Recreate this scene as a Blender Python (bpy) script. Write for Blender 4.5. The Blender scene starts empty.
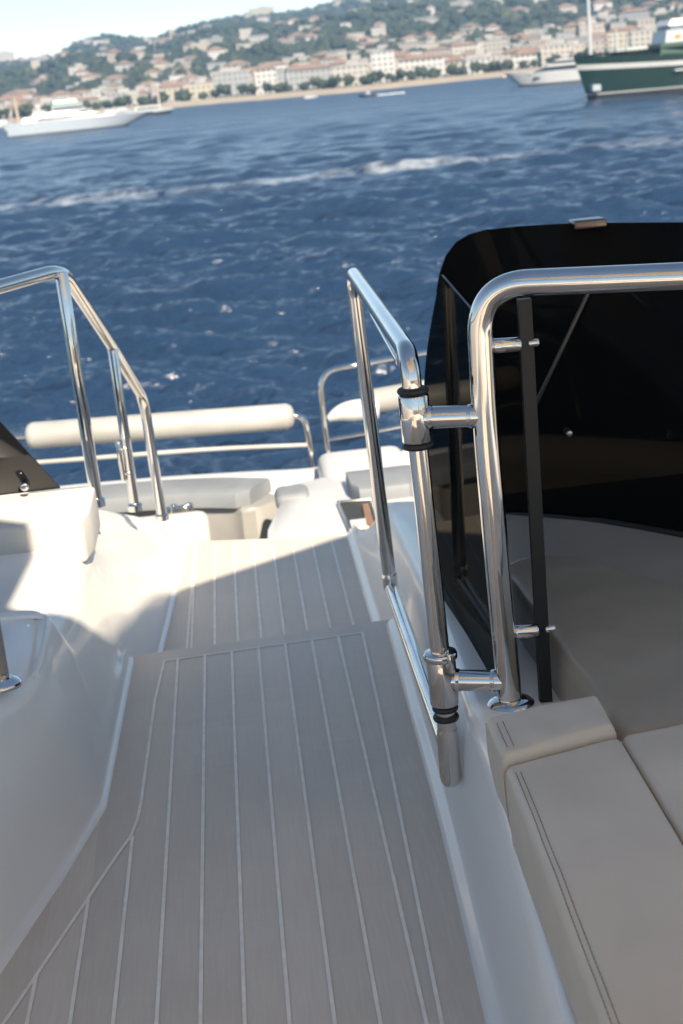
import bpy, bmesh, math, random
import numpy as np
from mathutils import Vector, Matrix
random.seed(7); rng = np.random.RandomState(7)
S = bpy.context.scene
COL = S.collection

# ------------------------------------------------------------------ camera model
F = 1500.0; CX, CY = 341.5, 512.0
PITCH = math.radians(16.35); ROLL = math.radians(5.6); YAW = math.radians(3.19)
CAM = Vector((0, 0, 1.2))
_w = Vector((math.sin(YAW)*math.cos(PITCH), math.cos(YAW)*math.cos(PITCH), -math.sin(PITCH)))
_r = Vector((math.cos(YAW), -math.sin(YAW), 0)); _u = _r.cross(_w)
R_ = _r*math.cos(ROLL) - _u*math.sin(ROLL); U_ = _r*math.sin(ROLL) + _u*math.cos(ROLL); W_ = _w
def P(px, py, z=None, y=None):
    d = W_ + R_*((px-CX)/F) - U_*((py-CY)/F)
    t = (z-CAM.z)/d.z if z is not None else (y-CAM.y)/d.y
    return CAM + d*t
WZ = -7.8                                         # the sea's level

# ------------------------------------------------------------------ materials
def mat(name):
    m = bpy.data.materials.new(name); m.use_nodes = True
    nt = m.node_tree; b = nt.nodes['Principled BSDF']
    return m, nt, b
def noise_col(nt, b, c1, c2, scale, detail=4, lo=.35, hi=.65, vec=None, rough=None, stretch=None):
    tc = nt.nodes.new('ShaderNodeTexCoord'); n = nt.nodes.new('ShaderNodeTexNoise'); r = nt.nodes.new('ShaderNodeValToRGB')
    n.inputs['Scale'].default_value = scale; n.inputs['Detail'].default_value = detail
    src = tc.outputs['Object']
    if stretch:
        mp = nt.nodes.new('ShaderNodeMapping'); mp.inputs['Scale'].default_value = stretch
        nt.links.new(src, mp.inputs['Vector']); src = mp.outputs['Vector']
    nt.links.new(src, n.inputs['Vector']); nt.links.new(n.outputs['Fac'], r.inputs['Fac'])
    r.color_ramp.elements[0].position = lo; r.color_ramp.elements[1].position = hi
    r.color_ramp.elements[0].color = (*c1, 1); r.color_ramp.elements[1].color = (*c2, 1)
    nt.links.new(r.outputs['Color'], b.inputs['Base Color'])
    if rough:
        mr = nt.nodes.new('ShaderNodeMapRange'); mr.inputs['To Min'].default_value = rough[0]; mr.inputs['To Max'].default_value = rough[1]
        nt.links.new(n.outputs['Fac'], mr.inputs['Value']); nt.links.new(mr.outputs['Result'], b.inputs['Roughness'])
    return src
def bump(nt, b, scale, strength, dist=.001, detail=4, stretch=None):
    tc = nt.nodes.new('ShaderNodeTexCoord'); n = nt.nodes.new('ShaderNodeTexNoise'); bp = nt.nodes.new('ShaderNodeBump')
    n.inputs['Scale'].default_value = scale; n.inputs['Detail'].default_value = detail
    src = tc.outputs['Object']
    if stretch:
        mp = nt.nodes.new('ShaderNodeMapping'); mp.inputs['Scale'].default_value = stretch
        nt.links.new(src, mp.inputs['Vector']); src = mp.outputs['Vector']
    nt.links.new(src, n.inputs['Vector']); nt.links.new(n.outputs['Fac'], bp.inputs['Height'])
    bp.inputs['Strength'].default_value = strength; bp.inputs['Distance'].default_value = dist
    if b.inputs['Normal'].is_linked:
        prev = b.inputs['Normal'].links[0].from_socket
        nt.links.new(prev, bp.inputs['Normal'])
    nt.links.new(bp.outputs['Normal'], b.inputs['Normal'])
def simple(name, c, rough=.5, metal=0, var=.12, scale=4, coat=0):
    m, nt, b = mat(name)
    noise_col(nt, b, tuple(v*(1-var) for v in c), tuple(min(1, v*(1+var)) for v in c), scale)
    b.inputs['Roughness'].default_value = rough; b.inputs['Metallic'].default_value = metal
    b.inputs['Coat Weight'].default_value = coat
    return m
M = {}
m, nt, b = mat('gelcoat'); M['gel'] = m
noise_col(nt, b, (.80,.76,.705), (.83,.795,.745), 5, rough=(.26,.36)); b.inputs['Coat Weight'].default_value = .35; b.inputs['Coat Roughness'].default_value = .08
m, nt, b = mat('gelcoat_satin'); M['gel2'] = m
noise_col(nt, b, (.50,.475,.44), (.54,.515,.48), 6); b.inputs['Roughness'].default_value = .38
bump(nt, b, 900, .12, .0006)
m, nt, b = mat('deck_planking'); M['deck'] = m
noise_col(nt, b, (.58,.490,.405), (.64,.548,.455), 9, 6, .25, .75, rough=(.40,.58), stretch=(26, 1.2, 1))
def _n(t, **k):
    n = nt.nodes.new(t)
    for a_, v in k.items():
        if a_ == 'op': n.operation = v
        else: n.inputs[int(a_[1:])].default_value = v
    return n
_tc = _n('ShaderNodeTexCoord'); _sx = _n('ShaderNodeSeparateXYZ'); nt.links.new(_tc.outputs['Object'], _sx.inputs[0])
_m1 = _n('ShaderNodeMath', op='MULTIPLY_ADD', i1=1/.0593, i2=.2165/.0593+40); nt.links.new(_sx.outputs['X'], _m1.inputs[0])
_m2 = _n('ShaderNodeMath', op='FLOOR'); nt.links.new(_m1.outputs[0], _m2.inputs[0])
_wn = nt.nodes.new('ShaderNodeTexWhiteNoise'); _wn.noise_dimensions = '1D'; nt.links.new(_m2.outputs[0], _wn.inputs['W'])
_sm = nt.nodes.new('ShaderNodeTexNoise'); _sm.inputs['Scale'].default_value = 3.5; _sm.inputs['Detail'].default_value = 5; nt.links.new(_tc.outputs['Object'], _sm.inputs['Vector'])
_ad = _n('ShaderNodeMath', op='MULTIPLY_ADD', i1=.55); nt.links.new(_wn.outputs['Value'], _ad.inputs[0]); nt.links.new(_sm.outputs['Fac'], _ad.inputs[2])
_mr = nt.nodes.new('ShaderNodeMapRange'); _mr.inputs['From Min'].default_value = .35; _mr.inputs['From Max'].default_value = 1.15; _mr.inputs['To Min'].default_value = .88; _mr.inputs['To Max'].default_value = 1.08
nt.links.new(_ad.outputs[0], _mr.inputs['Value'])
_vm = nt.nodes.new('ShaderNodeVectorMath'); _vm.operation = 'SCALE'
_src = b.inputs['Base Color'].links[0].from_socket; nt.links.new(_src, _vm.inputs[0]); nt.links.new(_mr.outputs[0], _vm.inputs['Scale']); nt.links.new(_vm.outputs[0], b.inputs['Base Color'])
bump(nt, b, 40, .22, .0006, 6, stretch=(14, .9, 1))
bump(nt, b, 3, .5, .006, 3, stretch=(.6, 3, 1))
m, nt, b = mat('caulk'); M['caulk'] = m
noise_col(nt, b, (.78,.70,.60), (.88,.80,.69), 30); b.inputs['Roughness'].default_value = .5
m, nt, b = mat('polished_steel'); M['steel'] = m
noise_col(nt, b, (.60,.575,.55), (.69,.665,.64), 8, rough=(.035,.10)); b.inputs['Metallic'].default_value = 1
bump(nt, b, 60, .02, .0005, 2)
M['steel2'] = simple('brushed_steel', (.55,.53,.51), .28, 1)
M['rubber'] = simple('black_rubber', (.015,.015,.015), .55)
def smoked(name, tint, rough=.015, f=1.5, gc=.5):
    m = bpy.data.materials.new(name); m.use_nodes = True; nt = m.node_tree
    nt.nodes.remove(nt.nodes['Principled BSDF']); out = nt.nodes['Material Output']
    fr = nt.nodes.new('ShaderNodeFresnel'); fr.inputs['IOR'].default_value = f
    tr = nt.nodes.new('ShaderNodeBsdfTransparent'); tr.inputs['Color'].default_value = (*tint, 1)
    gl = nt.nodes.new('ShaderNodeBsdfGlossy'); gl.inputs['Roughness'].default_value = rough; gl.inputs['Color'].default_value = (gc,gc*.97,gc*.93,1)
    tc = nt.nodes.new('ShaderNodeTexCoord'); n = nt.nodes.new('ShaderNodeTexNoise'); n.inputs['Scale'].default_value = 3
    mr = nt.nodes.new('ShaderNodeMapRange'); mr.inputs['To Min'].default_value = rough; mr.inputs['To Max'].default_value = rough*2.5
    nt.links.new(tc.outputs['Object'], n.inputs['Vector']); nt.links.new(n.outputs['Fac'], mr.inputs['Value']); nt.links.new(mr.outputs['Result'], gl.inputs['Roughness'])
    mx = nt.nodes.new('ShaderNodeMixShader')
    df = nt.nodes.new('ShaderNodeBsdfDiffuse'); df.inputs['Color'].default_value = (.006, .0055, .005, 1); ads = nt.nodes.new('ShaderNodeAddShader')
    nt.links.new(tr.outputs[0], ads.inputs[0]); nt.links.new(df.outputs[0], ads.inputs[1])
    nt.links.new(fr.outputs[0], mx.inputs[0]); nt.links.new(ads.outputs[0], mx.inputs[1]); nt.links.new(gl.outputs[0], mx.inputs[2]); nt.links.new(mx.outputs[0], out.inputs['Surface'])
    return m
M['smoke'] = smoked('smoked_acrylic', (.012,.011,.010), gc=.10)
M['acryl_edge'] = simple('black_acrylic', (.004,.004,.004), .5); M['acryl_panel'] = simple('black_acrylic_panel', (.006,.006,.007), .05)
m, nt, b = mat('beige_vinyl'); M['vinyl'] = m
noise_col(nt, b, (.51,.44,.36), (.56,.485,.40), 7); b.inputs['Roughness'].default_value = .42
bump(nt, b, 1400, .25, .0006, 2); bump(nt, b, 9, .25, .006, 2)
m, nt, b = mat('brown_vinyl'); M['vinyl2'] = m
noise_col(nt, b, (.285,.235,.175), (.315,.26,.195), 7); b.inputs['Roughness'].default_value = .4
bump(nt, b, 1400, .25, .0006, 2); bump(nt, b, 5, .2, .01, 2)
M['thread'] = simple('stitch_thread', (.17,.145,.11), .7)
M['grey_cush'] = simple('grey_blue_cushion', (.19,.205,.22), .6)
M['bolster'] = simple('cream_bolster', (.34,.33,.315), .5)
M['dark'] = simple('dark_interior', (.03,.03,.03), .6)
M['wood'] = simple('varnished_wood', (.22,.10,.04), .3)
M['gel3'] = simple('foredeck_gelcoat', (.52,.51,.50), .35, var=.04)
M['wall'] = simple('seat_wall_grey', (.25,.24,.225), .45)
M['ceiling'] = simple('hardtop_lining', (.78,.70,.60), .6)

# ------------------------------------------------------------------ mesh helpers
def tag(o, label=None, cat=None, group=None, kind=None):
    if label: o['label'] = label
    if cat: o['category'] = cat
    if group: o['group'] = group
    if kind: o['kind'] = kind
    return o
def empty(name, loc, label, cat, group=None):
    o = bpy.data.objects.new(name, None); COL.objects.link(o); o.location = loc; o.empty_display_size = .1
    return tag(o, label, cat, group)
def link(name, bm, mats, parent=None, smooth=True, angle=40):
    me = bpy.data.meshes.new(name)
    bmesh.ops.remove_doubles(bm, verts=bm.verts, dist=1e-6)
    bmesh.ops.recalc_face_normals(bm, faces=bm.faces)
    if smooth:
        for f in bm.faces: f.smooth = True
        for e in bm.edges:
            if len(e.link_faces) == 2 and e.calc_face_angle(0) > math.radians(angle): e.smooth = False
    bm.to_mesh(me); bm.free()
    for mm in (mats if isinstance(mats, (list, tuple)) else [mats]): me.materials.append(mm)
    o = bpy.data.objects.new(name, me); COL.objects.link(o)
    if parent:
        o.parent = parent; bpy.context.view_layer.update() if False else None
        o.matrix_parent_inverse = Matrix.Identity(4)
        wl = parent.location.copy(); pp = parent.parent
        while pp: wl = wl + pp.location; pp = pp.parent
        me.transform(Matrix.Translation(-wl))
    return o
def box(bm, x0, x1, y0, y1, z0, z1, bev=0, seg=3, mi=0):
    vs = [bm.verts.new((x, y, z)) for x in (x0, x1) for y in (y0, y1) for z in (z0, z1)]
    idx = [(0,1,3,2),(4,6,7,5),(0,4,5,1),(2,3,7,6),(0,2,6,4),(1,5,7,3)]
    fs = [bm.faces.new([vs[i] for i in q]) for q in idx]
    for f in fs: f.material_index = mi
    if bev:
        es = list({e for f in fs for e in f.edges})
        bmesh.ops.bevel(bm, geom=es, offset=bev, segments=seg, profile=.5, affect='EDGES')
    return vs
def prism(bm, pts, dz, bev=0, seg=3, mi=0):
    """pts: world points of the top outline, dz: vector of extrusion"""
    n = len(pts); dz = Vector(dz)
    a = [bm.verts.new(p) for p in pts]; c = [bm.verts.new(Vector(p)+dz) for p in pts]
    fs = [bm.faces.new(a), bm.faces.new(list(reversed(c)))]
    for i in range(n): fs.append(bm.faces.new([a[i], c[i], c[(i+1) % n], a[(i+1) % n]]))
    for f in fs: f.material_index = mi
    if bev:
        es = list({e for f in fs for e in f.edges})
        bmesh.ops.bevel(bm, geom=es, offset=bev, segments=seg, profile=.5, affect='EDGES', clamp_overlap=True)
def fillet(path, r, n=10):
    path = [Vector(p) for p in path]; out = [path[0]]
    for i in range(1, len(path)-1):
        a, b_, c = path[i-1], path[i], path[i+1]
        da, dc = (a-b_), (c-b_); rr = min(r, da.length*.48, dc.length*.48)
        p0 = b_ + da.normalized()*rr; p1 = b_ + dc.normalized()*rr
        for k in range(n+1):
            t = k/n; out.append(p0*(1-t)**2 + b_*2*t*(1-t) + p1*t*t)
    out.append(path[-1]); return out
def tube(bm, path, r, seg=28, caps=True, mi=0):
    path = [Vector(p) for p in path]; n = len(path)
    rs = r if isinstance(r, (list, tuple)) else [r]*n
    t0 = (path[1]-path[0]).normalized()
    ref = Vector((0,0,1)) if abs(t0.z) < .9 else Vector((1,0,0))
    nrm = (ref - t0*ref.dot(t0)).normalized(); rings = []
    for i in range(n):
        t = ((path[min(i+1, n-1)]-path[max(i-1, 0)])).normalized()
        nrm = (nrm - t*nrm.dot(t)).normalized(); bn = t.cross(nrm)
        rings.append([bm.verts.new(path[i] + (nrm*math.cos(a)+bn*math.sin(a))*rs[i]) for a in [2*math.pi*k/seg for k in range(seg)]])
    for i in range(n-1):
        for k in range(seg):
            f = bm.faces.new([rings[i][k], rings[i][(k+1) % seg], rings[i+1][(k+1) % seg], rings[i+1][k]]); f.material_index = mi
    if caps:
        for q in (rings[0], list(reversed(rings[-1]))): bm.faces.new(q).material_index = mi
def capped(p0, p1, r, c=.25):
    """path + radii of a rod with softened ends"""
    p0, p1 = Vector(p0), Vector(p1); d = (p1-p0).normalized(); e = r*c
    return [p0, p0+d*e*.3, p0+d*e, p1-d*e, p1-d*e*.3, p1], [r*(1-c), r*(1-c*.35), r, r, r*(1-c*.35), r*(1-c)]
def rod(bm, p0, p1, r, c=.25, seg=28, mi=0):
    pa, ra = capped(p0, p1, r, c); tube(bm, pa, ra, seg, True, mi)
def loft(bm, secs, close=False, mi=0):
    rows = [[bm.verts.new(p) for p in s] for s in secs]
    for i in range(len(rows)-1):
        for k in range(len(rows[0])-1):
            bm.faces.new([rows[i][k], rows[i][k+1], rows[i+1][k+1], rows[i+1][k]]).material_index = mi
        if close:
            bm.faces.new([rows[i][-1], rows[i][0], rows[i+1][0], rows[i+1][-1]]).material_index = mi
    return rows
def interp(x, xs, ys):
    return float(np.interp(x, xs, ys))
def smooth_pts(pts, n=6):
    """Catmull-Rom through 3D points"""
    pts = [Vector(p) for p in pts]; out = []
    for i in range(len(pts)-1):
        p0 = pts[max(i-1, 0)]; p1 = pts[i]; p2 = pts[i+1]; p3 = pts[min(i+2, len(pts)-1)]
        for k in range(n):
            t = k/n
            out.append(.5*((2*p1) + (-p0+p2)*t + (2*p0-5*p1+4*p2-p3)*t*t + (-p0+3*p1-3*p2+p3)*t**3))
    out.append(pts[-1]); return out
def one(name, build, mats, label=None, cat=None, group=None, parent=None, kind=None, **k):
    bm = bmesh.new(); build(bm); o = link(name, bm, mats, parent, **k)
    return tag(o, label, cat, group, kind)

# ================================================================== YACHT: decks
STEP = .0593; X0 = -.2165
def strip(bm, pts, w, z, mi=1):
    """a caulk strip of width w along the points, standing 1.2 mm proud"""
    pts = [Vector((p[0], p[1], z)) for p in pts]; L = []; Rr = []
    for i, p in enumerate(pts):
        t = (pts[min(i+1, len(pts)-1)]-pts[max(i-1, 0)]).normalized(); nn = Vector((-t.y, t.x, 0))*w/2
        L.append(bm.verts.new(p+nn)); Rr.append(bm.verts.new(p-nn))
    for i in range(len(pts)-1): bm.faces.new([L[i], Rr[i], Rr[i+1], L[i+1]]).material_index = mi
ex_y = [-5, .3, 1.3, 1.93, 2.30, 2.42, 2.9, 3.17]; ex_x = [-.95, -.95, -.60, -.448, -.350, -.327, -.318, -.312]
def left_edge(y): return interp(y, ex_y, ex_x)
def right_edge(y): return interp(y, [-5, 1.3, 1.67, 2.25, 2.72, 3.18, 3.6, 4.3, 4.6], [.2, .2, .217, .236, .244, .252, .250, .253, .253])
def upper_deck(bm):
    ys = [-5, .3, 1.3, 1.93, 2.25, 2.33, 2.42, 2.9, 3.14]
    fy = lambda x: 3.145 + (x+.27)*.07
    L = [Vector((left_edge(y)-.03, y, 0)) for y in ys[:-1]] + [Vector((-.322, fy(-.322), 0))]
    Rr = [Vector((right_edge(y)+.02, y, 0)) for y in ys[:-1]] + [Vector((.272, fy(.272), 0))]
    loft(bm, [[a, b_] for a, b_ in zip(L, Rr)])
    # nosing and riser down to the lower deck
    a, b_ = L[-1], Rr[-1]; prev = [a, b_]
    for dy, dz in ((.006, -.002), (.010, -.008), (.010, -.03), (.004, -.034), (.004, -.17)):
        cur = [a+Vector((0, dy, dz)), b_+Vector((0, dy, dz))]; loft(bm, [prev, cur]); prev = cur
    w = .0056; z = .0012
    bl = [(-.62, 1.28), (-.424, 1.816), (-.300, 2.235), (-.279, 2.298), (-.270, 2.36), (-.267, 2.42), (-.259, 2.877), (-.246, 3.088)]
    br = [(.130, 1.3), (.159, 1.681), (.187, 2.742), (.194, 3.118)]
    strip(bm, bl, w, z); strip(bm, br, w, z+.0001); strip(bm, [(-.2483, 3.088), (.1963, 3.118)], w, z+.0002)
    for k in range(-8, 8):
        x = X0 + STEP*k
        y1 = 3.09 + (x+.246)*.068
        if x < -.25: y1 = interp(x, [p[0] for p in bl[:4]], [p[1] for p in bl[:4]])
        y0 = -1.0
        if x > .13: y0 = 1.3
        if x > .16: continue
        if x > .145: y0 = 1.55
        strip(bm, [(x, y0), (x, y1)], w, z+.0003)
one('upper_deck', upper_deck, [M['deck'], M['caulk']], kind='structure', smooth=False)
def lower_deck(bm):
    L = [Vector((-.34, 3.12, -.16)), Vector((-.29, 3.9, -.16)), Vector((-.26, 4.50, -.16))]
    Rr = [Vector((.28, 3.12, -.16)), Vector((.28, 3.9, -.16)), Vector((.28, 4.36, -.16))]
    loft(bm, [[a, b_] for a, b_ in zip(L, Rr)])
    a, b_ = L[-1], Rr[-1]; prev = [a, b_]
    for dy, dz in ((.012, -.004), (.016, -.016), (.016, -.45)):
        cur = [a+Vector((0, dy, dz)), b_+Vector((0, dy, dz))]; loft(bm, [prev, cur]); prev = cur
    w = .0062; z = -.1588
    for k in range(0, 8):
        x = X0 + STEP*k + .004
        strip(bm, [(x, 3.2), (x, 4.44 - (x+.25)*.26)], w, z)
    strip(bm, [(-.228, 3.2), (-.214, 4.44)], w, z+.0002)
one('lower_deck', lower_deck, [M['deck'], M['caulk']], kind='structure', smooth=False)

# ================================================================== left mouldings
def prof_left(y, xe, zf, zt, xo=-1.7, lean=.05):
    zm = interp(y, [2.9, 3.5], [0, -.16]); h = zt - zm; h = max(h, .02)
    return [(xe+.004, y, zf-.01), (xe-.002, y, zf+.004), (xe-.010, y, zf+.012), (xe-.016, y, max(zf+.03, zm+.03)), (xe-.018-lean*.20, y, zm+h*.24), (xe-.018-lean*.52, y, zm+h*.50),
            (xe-.018-lean*.85, y, zm+h*.72), (xe-.018-lean*1.2, y, zm+h*.88), (xe-.02-lean*1.6, y, zm+h*.97), (xe-.03-lean*2.0, y, zt), (xe-.14-lean*2.0, y, zt+.002), (-.95, y, zt+.002), (xo, y, zt+.002)]
def console(bm):
    secs = []
    for y in [-1.0, .3, .9, 1.3, 1.6, 1.93, 2.2, 2.42, 2.56]:
        secs.append(prof_left(y, left_edge(y), 0, .30))
    for y, zt, ln in ((2.62, .303, .05), (2.65, .302, .05), (2.69, .262, .05), (2.74, .250, .05), (2.9, .248, .05), (3.05, .252, .052)):
        secs.append(prof_left(y, left_edge(y), 0, zt, lean=ln))
    for y, xe, zt in [(3.12,-.313,.254),(3.16,-.311,.256),(3.3,-.302,.262),(3.45,-.292,.26),(3.6,-.283,.238),(3.8,-.271,.180),(4.0,-.260,.116),(4.2,-.25,.046),(4.33,-.244,-.006),(4.41,-.242,-.045),(4.46,-.242,-.085),(4.49,-.244,-.125),(4.50,-.25,-.155)]:
        zf = 0 if y < 3.14 else -.16
        secs.append(prof_left(y, xe, zf, zt, lean=interp(y, [3.12, 3.28, 3.5, 4.2, 4.5], [.055, .07, .105, .09, .05])))
    def lin(pts, n): return [Vector(pts[i]).lerp(Vector(pts[i+1]), k/n) for i in range(len(pts)-1) for k in range(n)] + [Vector(pts[-1])]
    n = len(secs[0]); cols = [(lin if k < 4 else smooth_pts)([s_[k] for s_ in secs], 4) for k in range(n)]
    m_ = len(cols[0]); rows = []
    for i in range(m_):
        row = [cols[k][i] for k in range(n)]; rows.append([row[0]] + smooth_pts(row[1:], 3))
    rows.append([Vector((p.x, 4.505, min(p.z-.3, -.5))) for p in rows[-1]])
    loft(bm, rows)
one('side_moulding', console, M['gel'], 'long glossy white moulding left of the steps, blown out where the sun lies on it', 'deck moulding', angle=60)
# raised rim (lip) at the back of the near plateau
def lip(bm):
    pts = fillet([(-1.4, 2.60, .304), (-.46, 2.61, .304), (-.405, 2.605, .302), (-.398, 2.50, .298), (-.405, 2.38, .280)], .05)
    tube(bm, pts, .0058, 12)
one('drip_rail', lip, M['gel'], 'thin raised white lip curving round the corner of the left moulding', 'drip rail')
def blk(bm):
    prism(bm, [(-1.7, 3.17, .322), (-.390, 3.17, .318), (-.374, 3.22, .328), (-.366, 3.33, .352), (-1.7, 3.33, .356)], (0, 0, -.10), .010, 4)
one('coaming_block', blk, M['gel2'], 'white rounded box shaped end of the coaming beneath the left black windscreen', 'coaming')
# left windscreen
t = empty('side_windscreen', (-.9, 3.3, .37), 'black smoked windscreen corner at the left edge, one steel bolt showing', 'windscreen')
one('panel', lambda bm: prism(bm, [(-.445, 3.33, .352), (-.585, 3.26, .60), (-.95, 3.1, 1.0), (-1.7, 3.0, 1.1), (-1.7, 3.3, .352)], (0, .009, 0), .002, 2), M['acryl_panel'], parent=t)
pb = P(25, 486, y=3.30)
one('bolt', lambda bm: rod(bm, pb+Vector((0, .02, 0)), pb+Vector((0, -.012, 0)), .0095), M['steel'], parent=t)
# chrome stanchion bottom left
ft = P(3, 684, z=.302)
t = empty('stanchion', ft, 'polished steel stanchion with round foot flange cut off by the left edge', 'stanchion')
def sf(bm):
    pa = [ft+Vector((0,0,h)) for h in (-.004, 0, .003, .006, .0085, .012)]; tube(bm, pa, [.030, .031, .030, .026, .022, .018], 40)
one('flange', sf, M['steel'], parent=t)
one('post', lambda bm: rod(bm, ft+Vector((0,0,.01)), ft+Vector((0,0,.62)), .0125), M['steel'], parent=t)

# left stair handrail
RL = .0155
p1b, p1t = P(97, 501, y=3.5), P(61, 272, y=3.5)
p2b, p2t = P(135, 506, y=4.0), P(112, 346, y=4.0)
p3b, p3t = P(162, 516, y=4.4), P(144, 402, y=4.4)
t = empty('stair_handrail', p1b, 'polished steel handrail with three posts going down beside the steps on the left', 'handrail')
pn = P(-60, 324, z=p1t.z); pn2 = pn + (pn-p1t)*2.0
pn = p1t + Vector((-.22, -.36, 0)); pn2 = p1t + Vector((-.65, -1.05, 0))
def hr(bm):
    path = fillet([pn2, pn, p1t+Vector((0, .02, .004)), p2t, p3t+Vector((0, 0, .01)), p3b], .07, 12)
    tube(bm, path, RL)
one('rail', hr, M['steel'], parent=t)
one('post', lambda bm: rod(bm, p1t, p1b, RL*.97, .05), M['steel'], parent=t)
one('post', lambda bm: rod(bm, p2t, p2b, RL*.9, .05), M['steel'], parent=t)
for pb_ in (p1b, p2b, p3b):
    one('flange', lambda bm, q=pb_: tube(bm, [q+Vector((0,0,h)) for h in (-.012, .004, .008)], [.021, .021, .017], 32), M['steel'], parent=t)
def lug(bm):
    q = p2t.lerp(p2b, .58) + Vector((-.022, -.01, .0)); rod(bm, q, q+Vector((.004, 0, -.11)), .007); rod(bm, q+Vector((0,0,-.02)), q+Vector((.025,0,-.02)), .005); rod(bm, q+Vector((0,0,-.09)), q+Vector((.025,0,-.09)), .005)
one('clip_bar', lug, M['steel'], parent=t)

# ================================================================== right coaming
def coam(bm):
    secs = []
    ys = [-1.5, .5, 1.0, 1.3, 1.6, 1.86, 2.07, 2.2, 2.35, 2.5, 2.7, 2.9, 3.05, 3.14, 3.18, 3.3, 3.5, 3.7, 3.9, 4.0, 4.08, 4.14, 4.2, 4.26, 4.32, 4.36]
    for y in ys:
        xe = right_edge(y); zf = 0 if y < 3.15 else -.16
        zt = interp(y, [2.1, 2.5, 3.0, 3.5, 4.0, 4.14, 4.2, 4.26, 4.32, 4.36], [.25, .215, .15, .085, .02, -.005, -.03, -.06, -.11, -.15])
        xt = interp(y, [1.3, 1.86, 2.07, 3, 4, 4.36], [.244, .280, .283, .318, .345, .345])
        h = zt - zf
        secs.append([(xe-.004, y, zf-.01), (xe+.000, y, zf+.006), (xe+.006, y, zf+.014), (xe+.015, y, zf+.018), (xe+.020, y, zf+.026), (xe+.022, y, zf+.04),
                     (xe+.022+(xt-xe-.022)*.4, y, zf+h*.45), (xt-.006, y, zt-.03), (xt-.001, y, zt-.010), (xt+.006, y, zt-.002), (xt+.016, y, zt), (xt+.05, y, zt), (.50, y, zt-.01), (.50, y, zt-.3)])
    secs.append([(p[0], 4.37, -.6) for p in secs[-1]])
    loft(bm, secs)
one('walkway_coaming', coam, M['gel'], 'glossy white coaming wall along the right side of the planked walkway', 'coaming', angle=60)
fq = P(427, 757, y=2.47)
for yy in (1.55, 2.47, 3.0):
    xx = right_edge(yy)+.028
    tag(one('screw_cap', lambda bm, xx=xx, yy=yy: rod(bm, (xx-.004, yy, .05), (xx+.003, yy, .05), .0035, .3, 12), M['gel2']), 'tiny round screw cap low on the coaming side, %s' % {1.55: 'nearest the camera', 2.47: 'by the foot of the gate', 3.0: 'under the far end of the gate'}[yy], 'screw cap', 'screw caps along the coaming')
# moulding that carries the front windscreen and falls away to the foredeck
def fwd(bm):
    secs = []
    for y, z in [(1.83, .05), (1.835, .255), (1.85, .262), (2.60, .262), (2.85, .262), (3.10, .262), (3.2, .25), (3.5, .17), (4.0, -.05), (4.4, -.3), (4.8, -.56)]:
        secs.append([(.44, y, z-.3), (.44, y, z-.02), (.46, y, z), (1.0, y, z-.0), (1.6, y, z), (2.6, y, z-.02), (2.6, y, z-.5)])
    loft(bm, secs)
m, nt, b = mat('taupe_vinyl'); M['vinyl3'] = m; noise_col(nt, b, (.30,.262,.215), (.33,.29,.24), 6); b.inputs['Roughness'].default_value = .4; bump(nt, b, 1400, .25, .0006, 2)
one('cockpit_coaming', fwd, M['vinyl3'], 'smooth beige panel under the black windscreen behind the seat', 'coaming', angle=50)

# ================================================================== windscreen
t = empty('windscreen', (1.0, 3.0, .28), 'tall black smoked acrylic windscreen with rounded corner behind the seat', 'windscreen')
nb, ntp = Vector((.398, 2.10, .17)), Vector((.402, 2.10, .865))
def PX(px, py, x=.404):
    d = W_ + R_*((px-CX)/F) - U_*((py-CY)/F); return CAM + d*(x/d.x)
f_t = [P(437, 292, y=3.0), P(430, 340, y=3.0), P(425, 388, y=3.0), P(424, 430, y=3.0), P(429, 480, y=3.0), P(436, 520, y=3.0), P(440, 560, y=3.0)]
corner = [P(440, 274, y=3.0), P(446, 256, y=3.0), P(457, 242, y=3.0), P(470, 234, y=3.0), P(486, 229, y=3.0)]
def wing(bm):
    # outline: near edge up, top edge to the far corner, far edge down, bottom back along the coaming
    far = corner[1:3][::-1]
    near = [nb, nb.lerp(ntp, .5), ntp]
    # ruled sheet between near edge and far edge
    fe = smooth_pts([PX(*q) for q in ((438, 575), (433, 520), (427, 480), (423, 440), (423, 400), (426, 370), (431, 330), (436, 295), (440, 277))], 4)
    m_ = len(fe); rows = []
    for k in range(9):
        u = k/8; row = []
        for i, q in enumerate(fe):
            v = i/(m_-1); a = nb.lerp(ntp, v)
            row.append(a.lerp(q, u))
        rows.append(row)
    off = Vector((.008, .003, 0))
    loft(bm, rows); loft(bm, [[p+off for p in r] for r in rows][::-1])
    # edge faces
    loft(bm, [rows[0], [p+off for p in rows[0]]]); loft(bm, [rows[-1], [p+off for p in rows[-1]]])
    loft(bm, [[r[-1] for r in rows], [r[-1]+off for r in rows]]); loft(bm, [[r[0] for r in rows], [r[0]+off for r in rows]])
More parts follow.
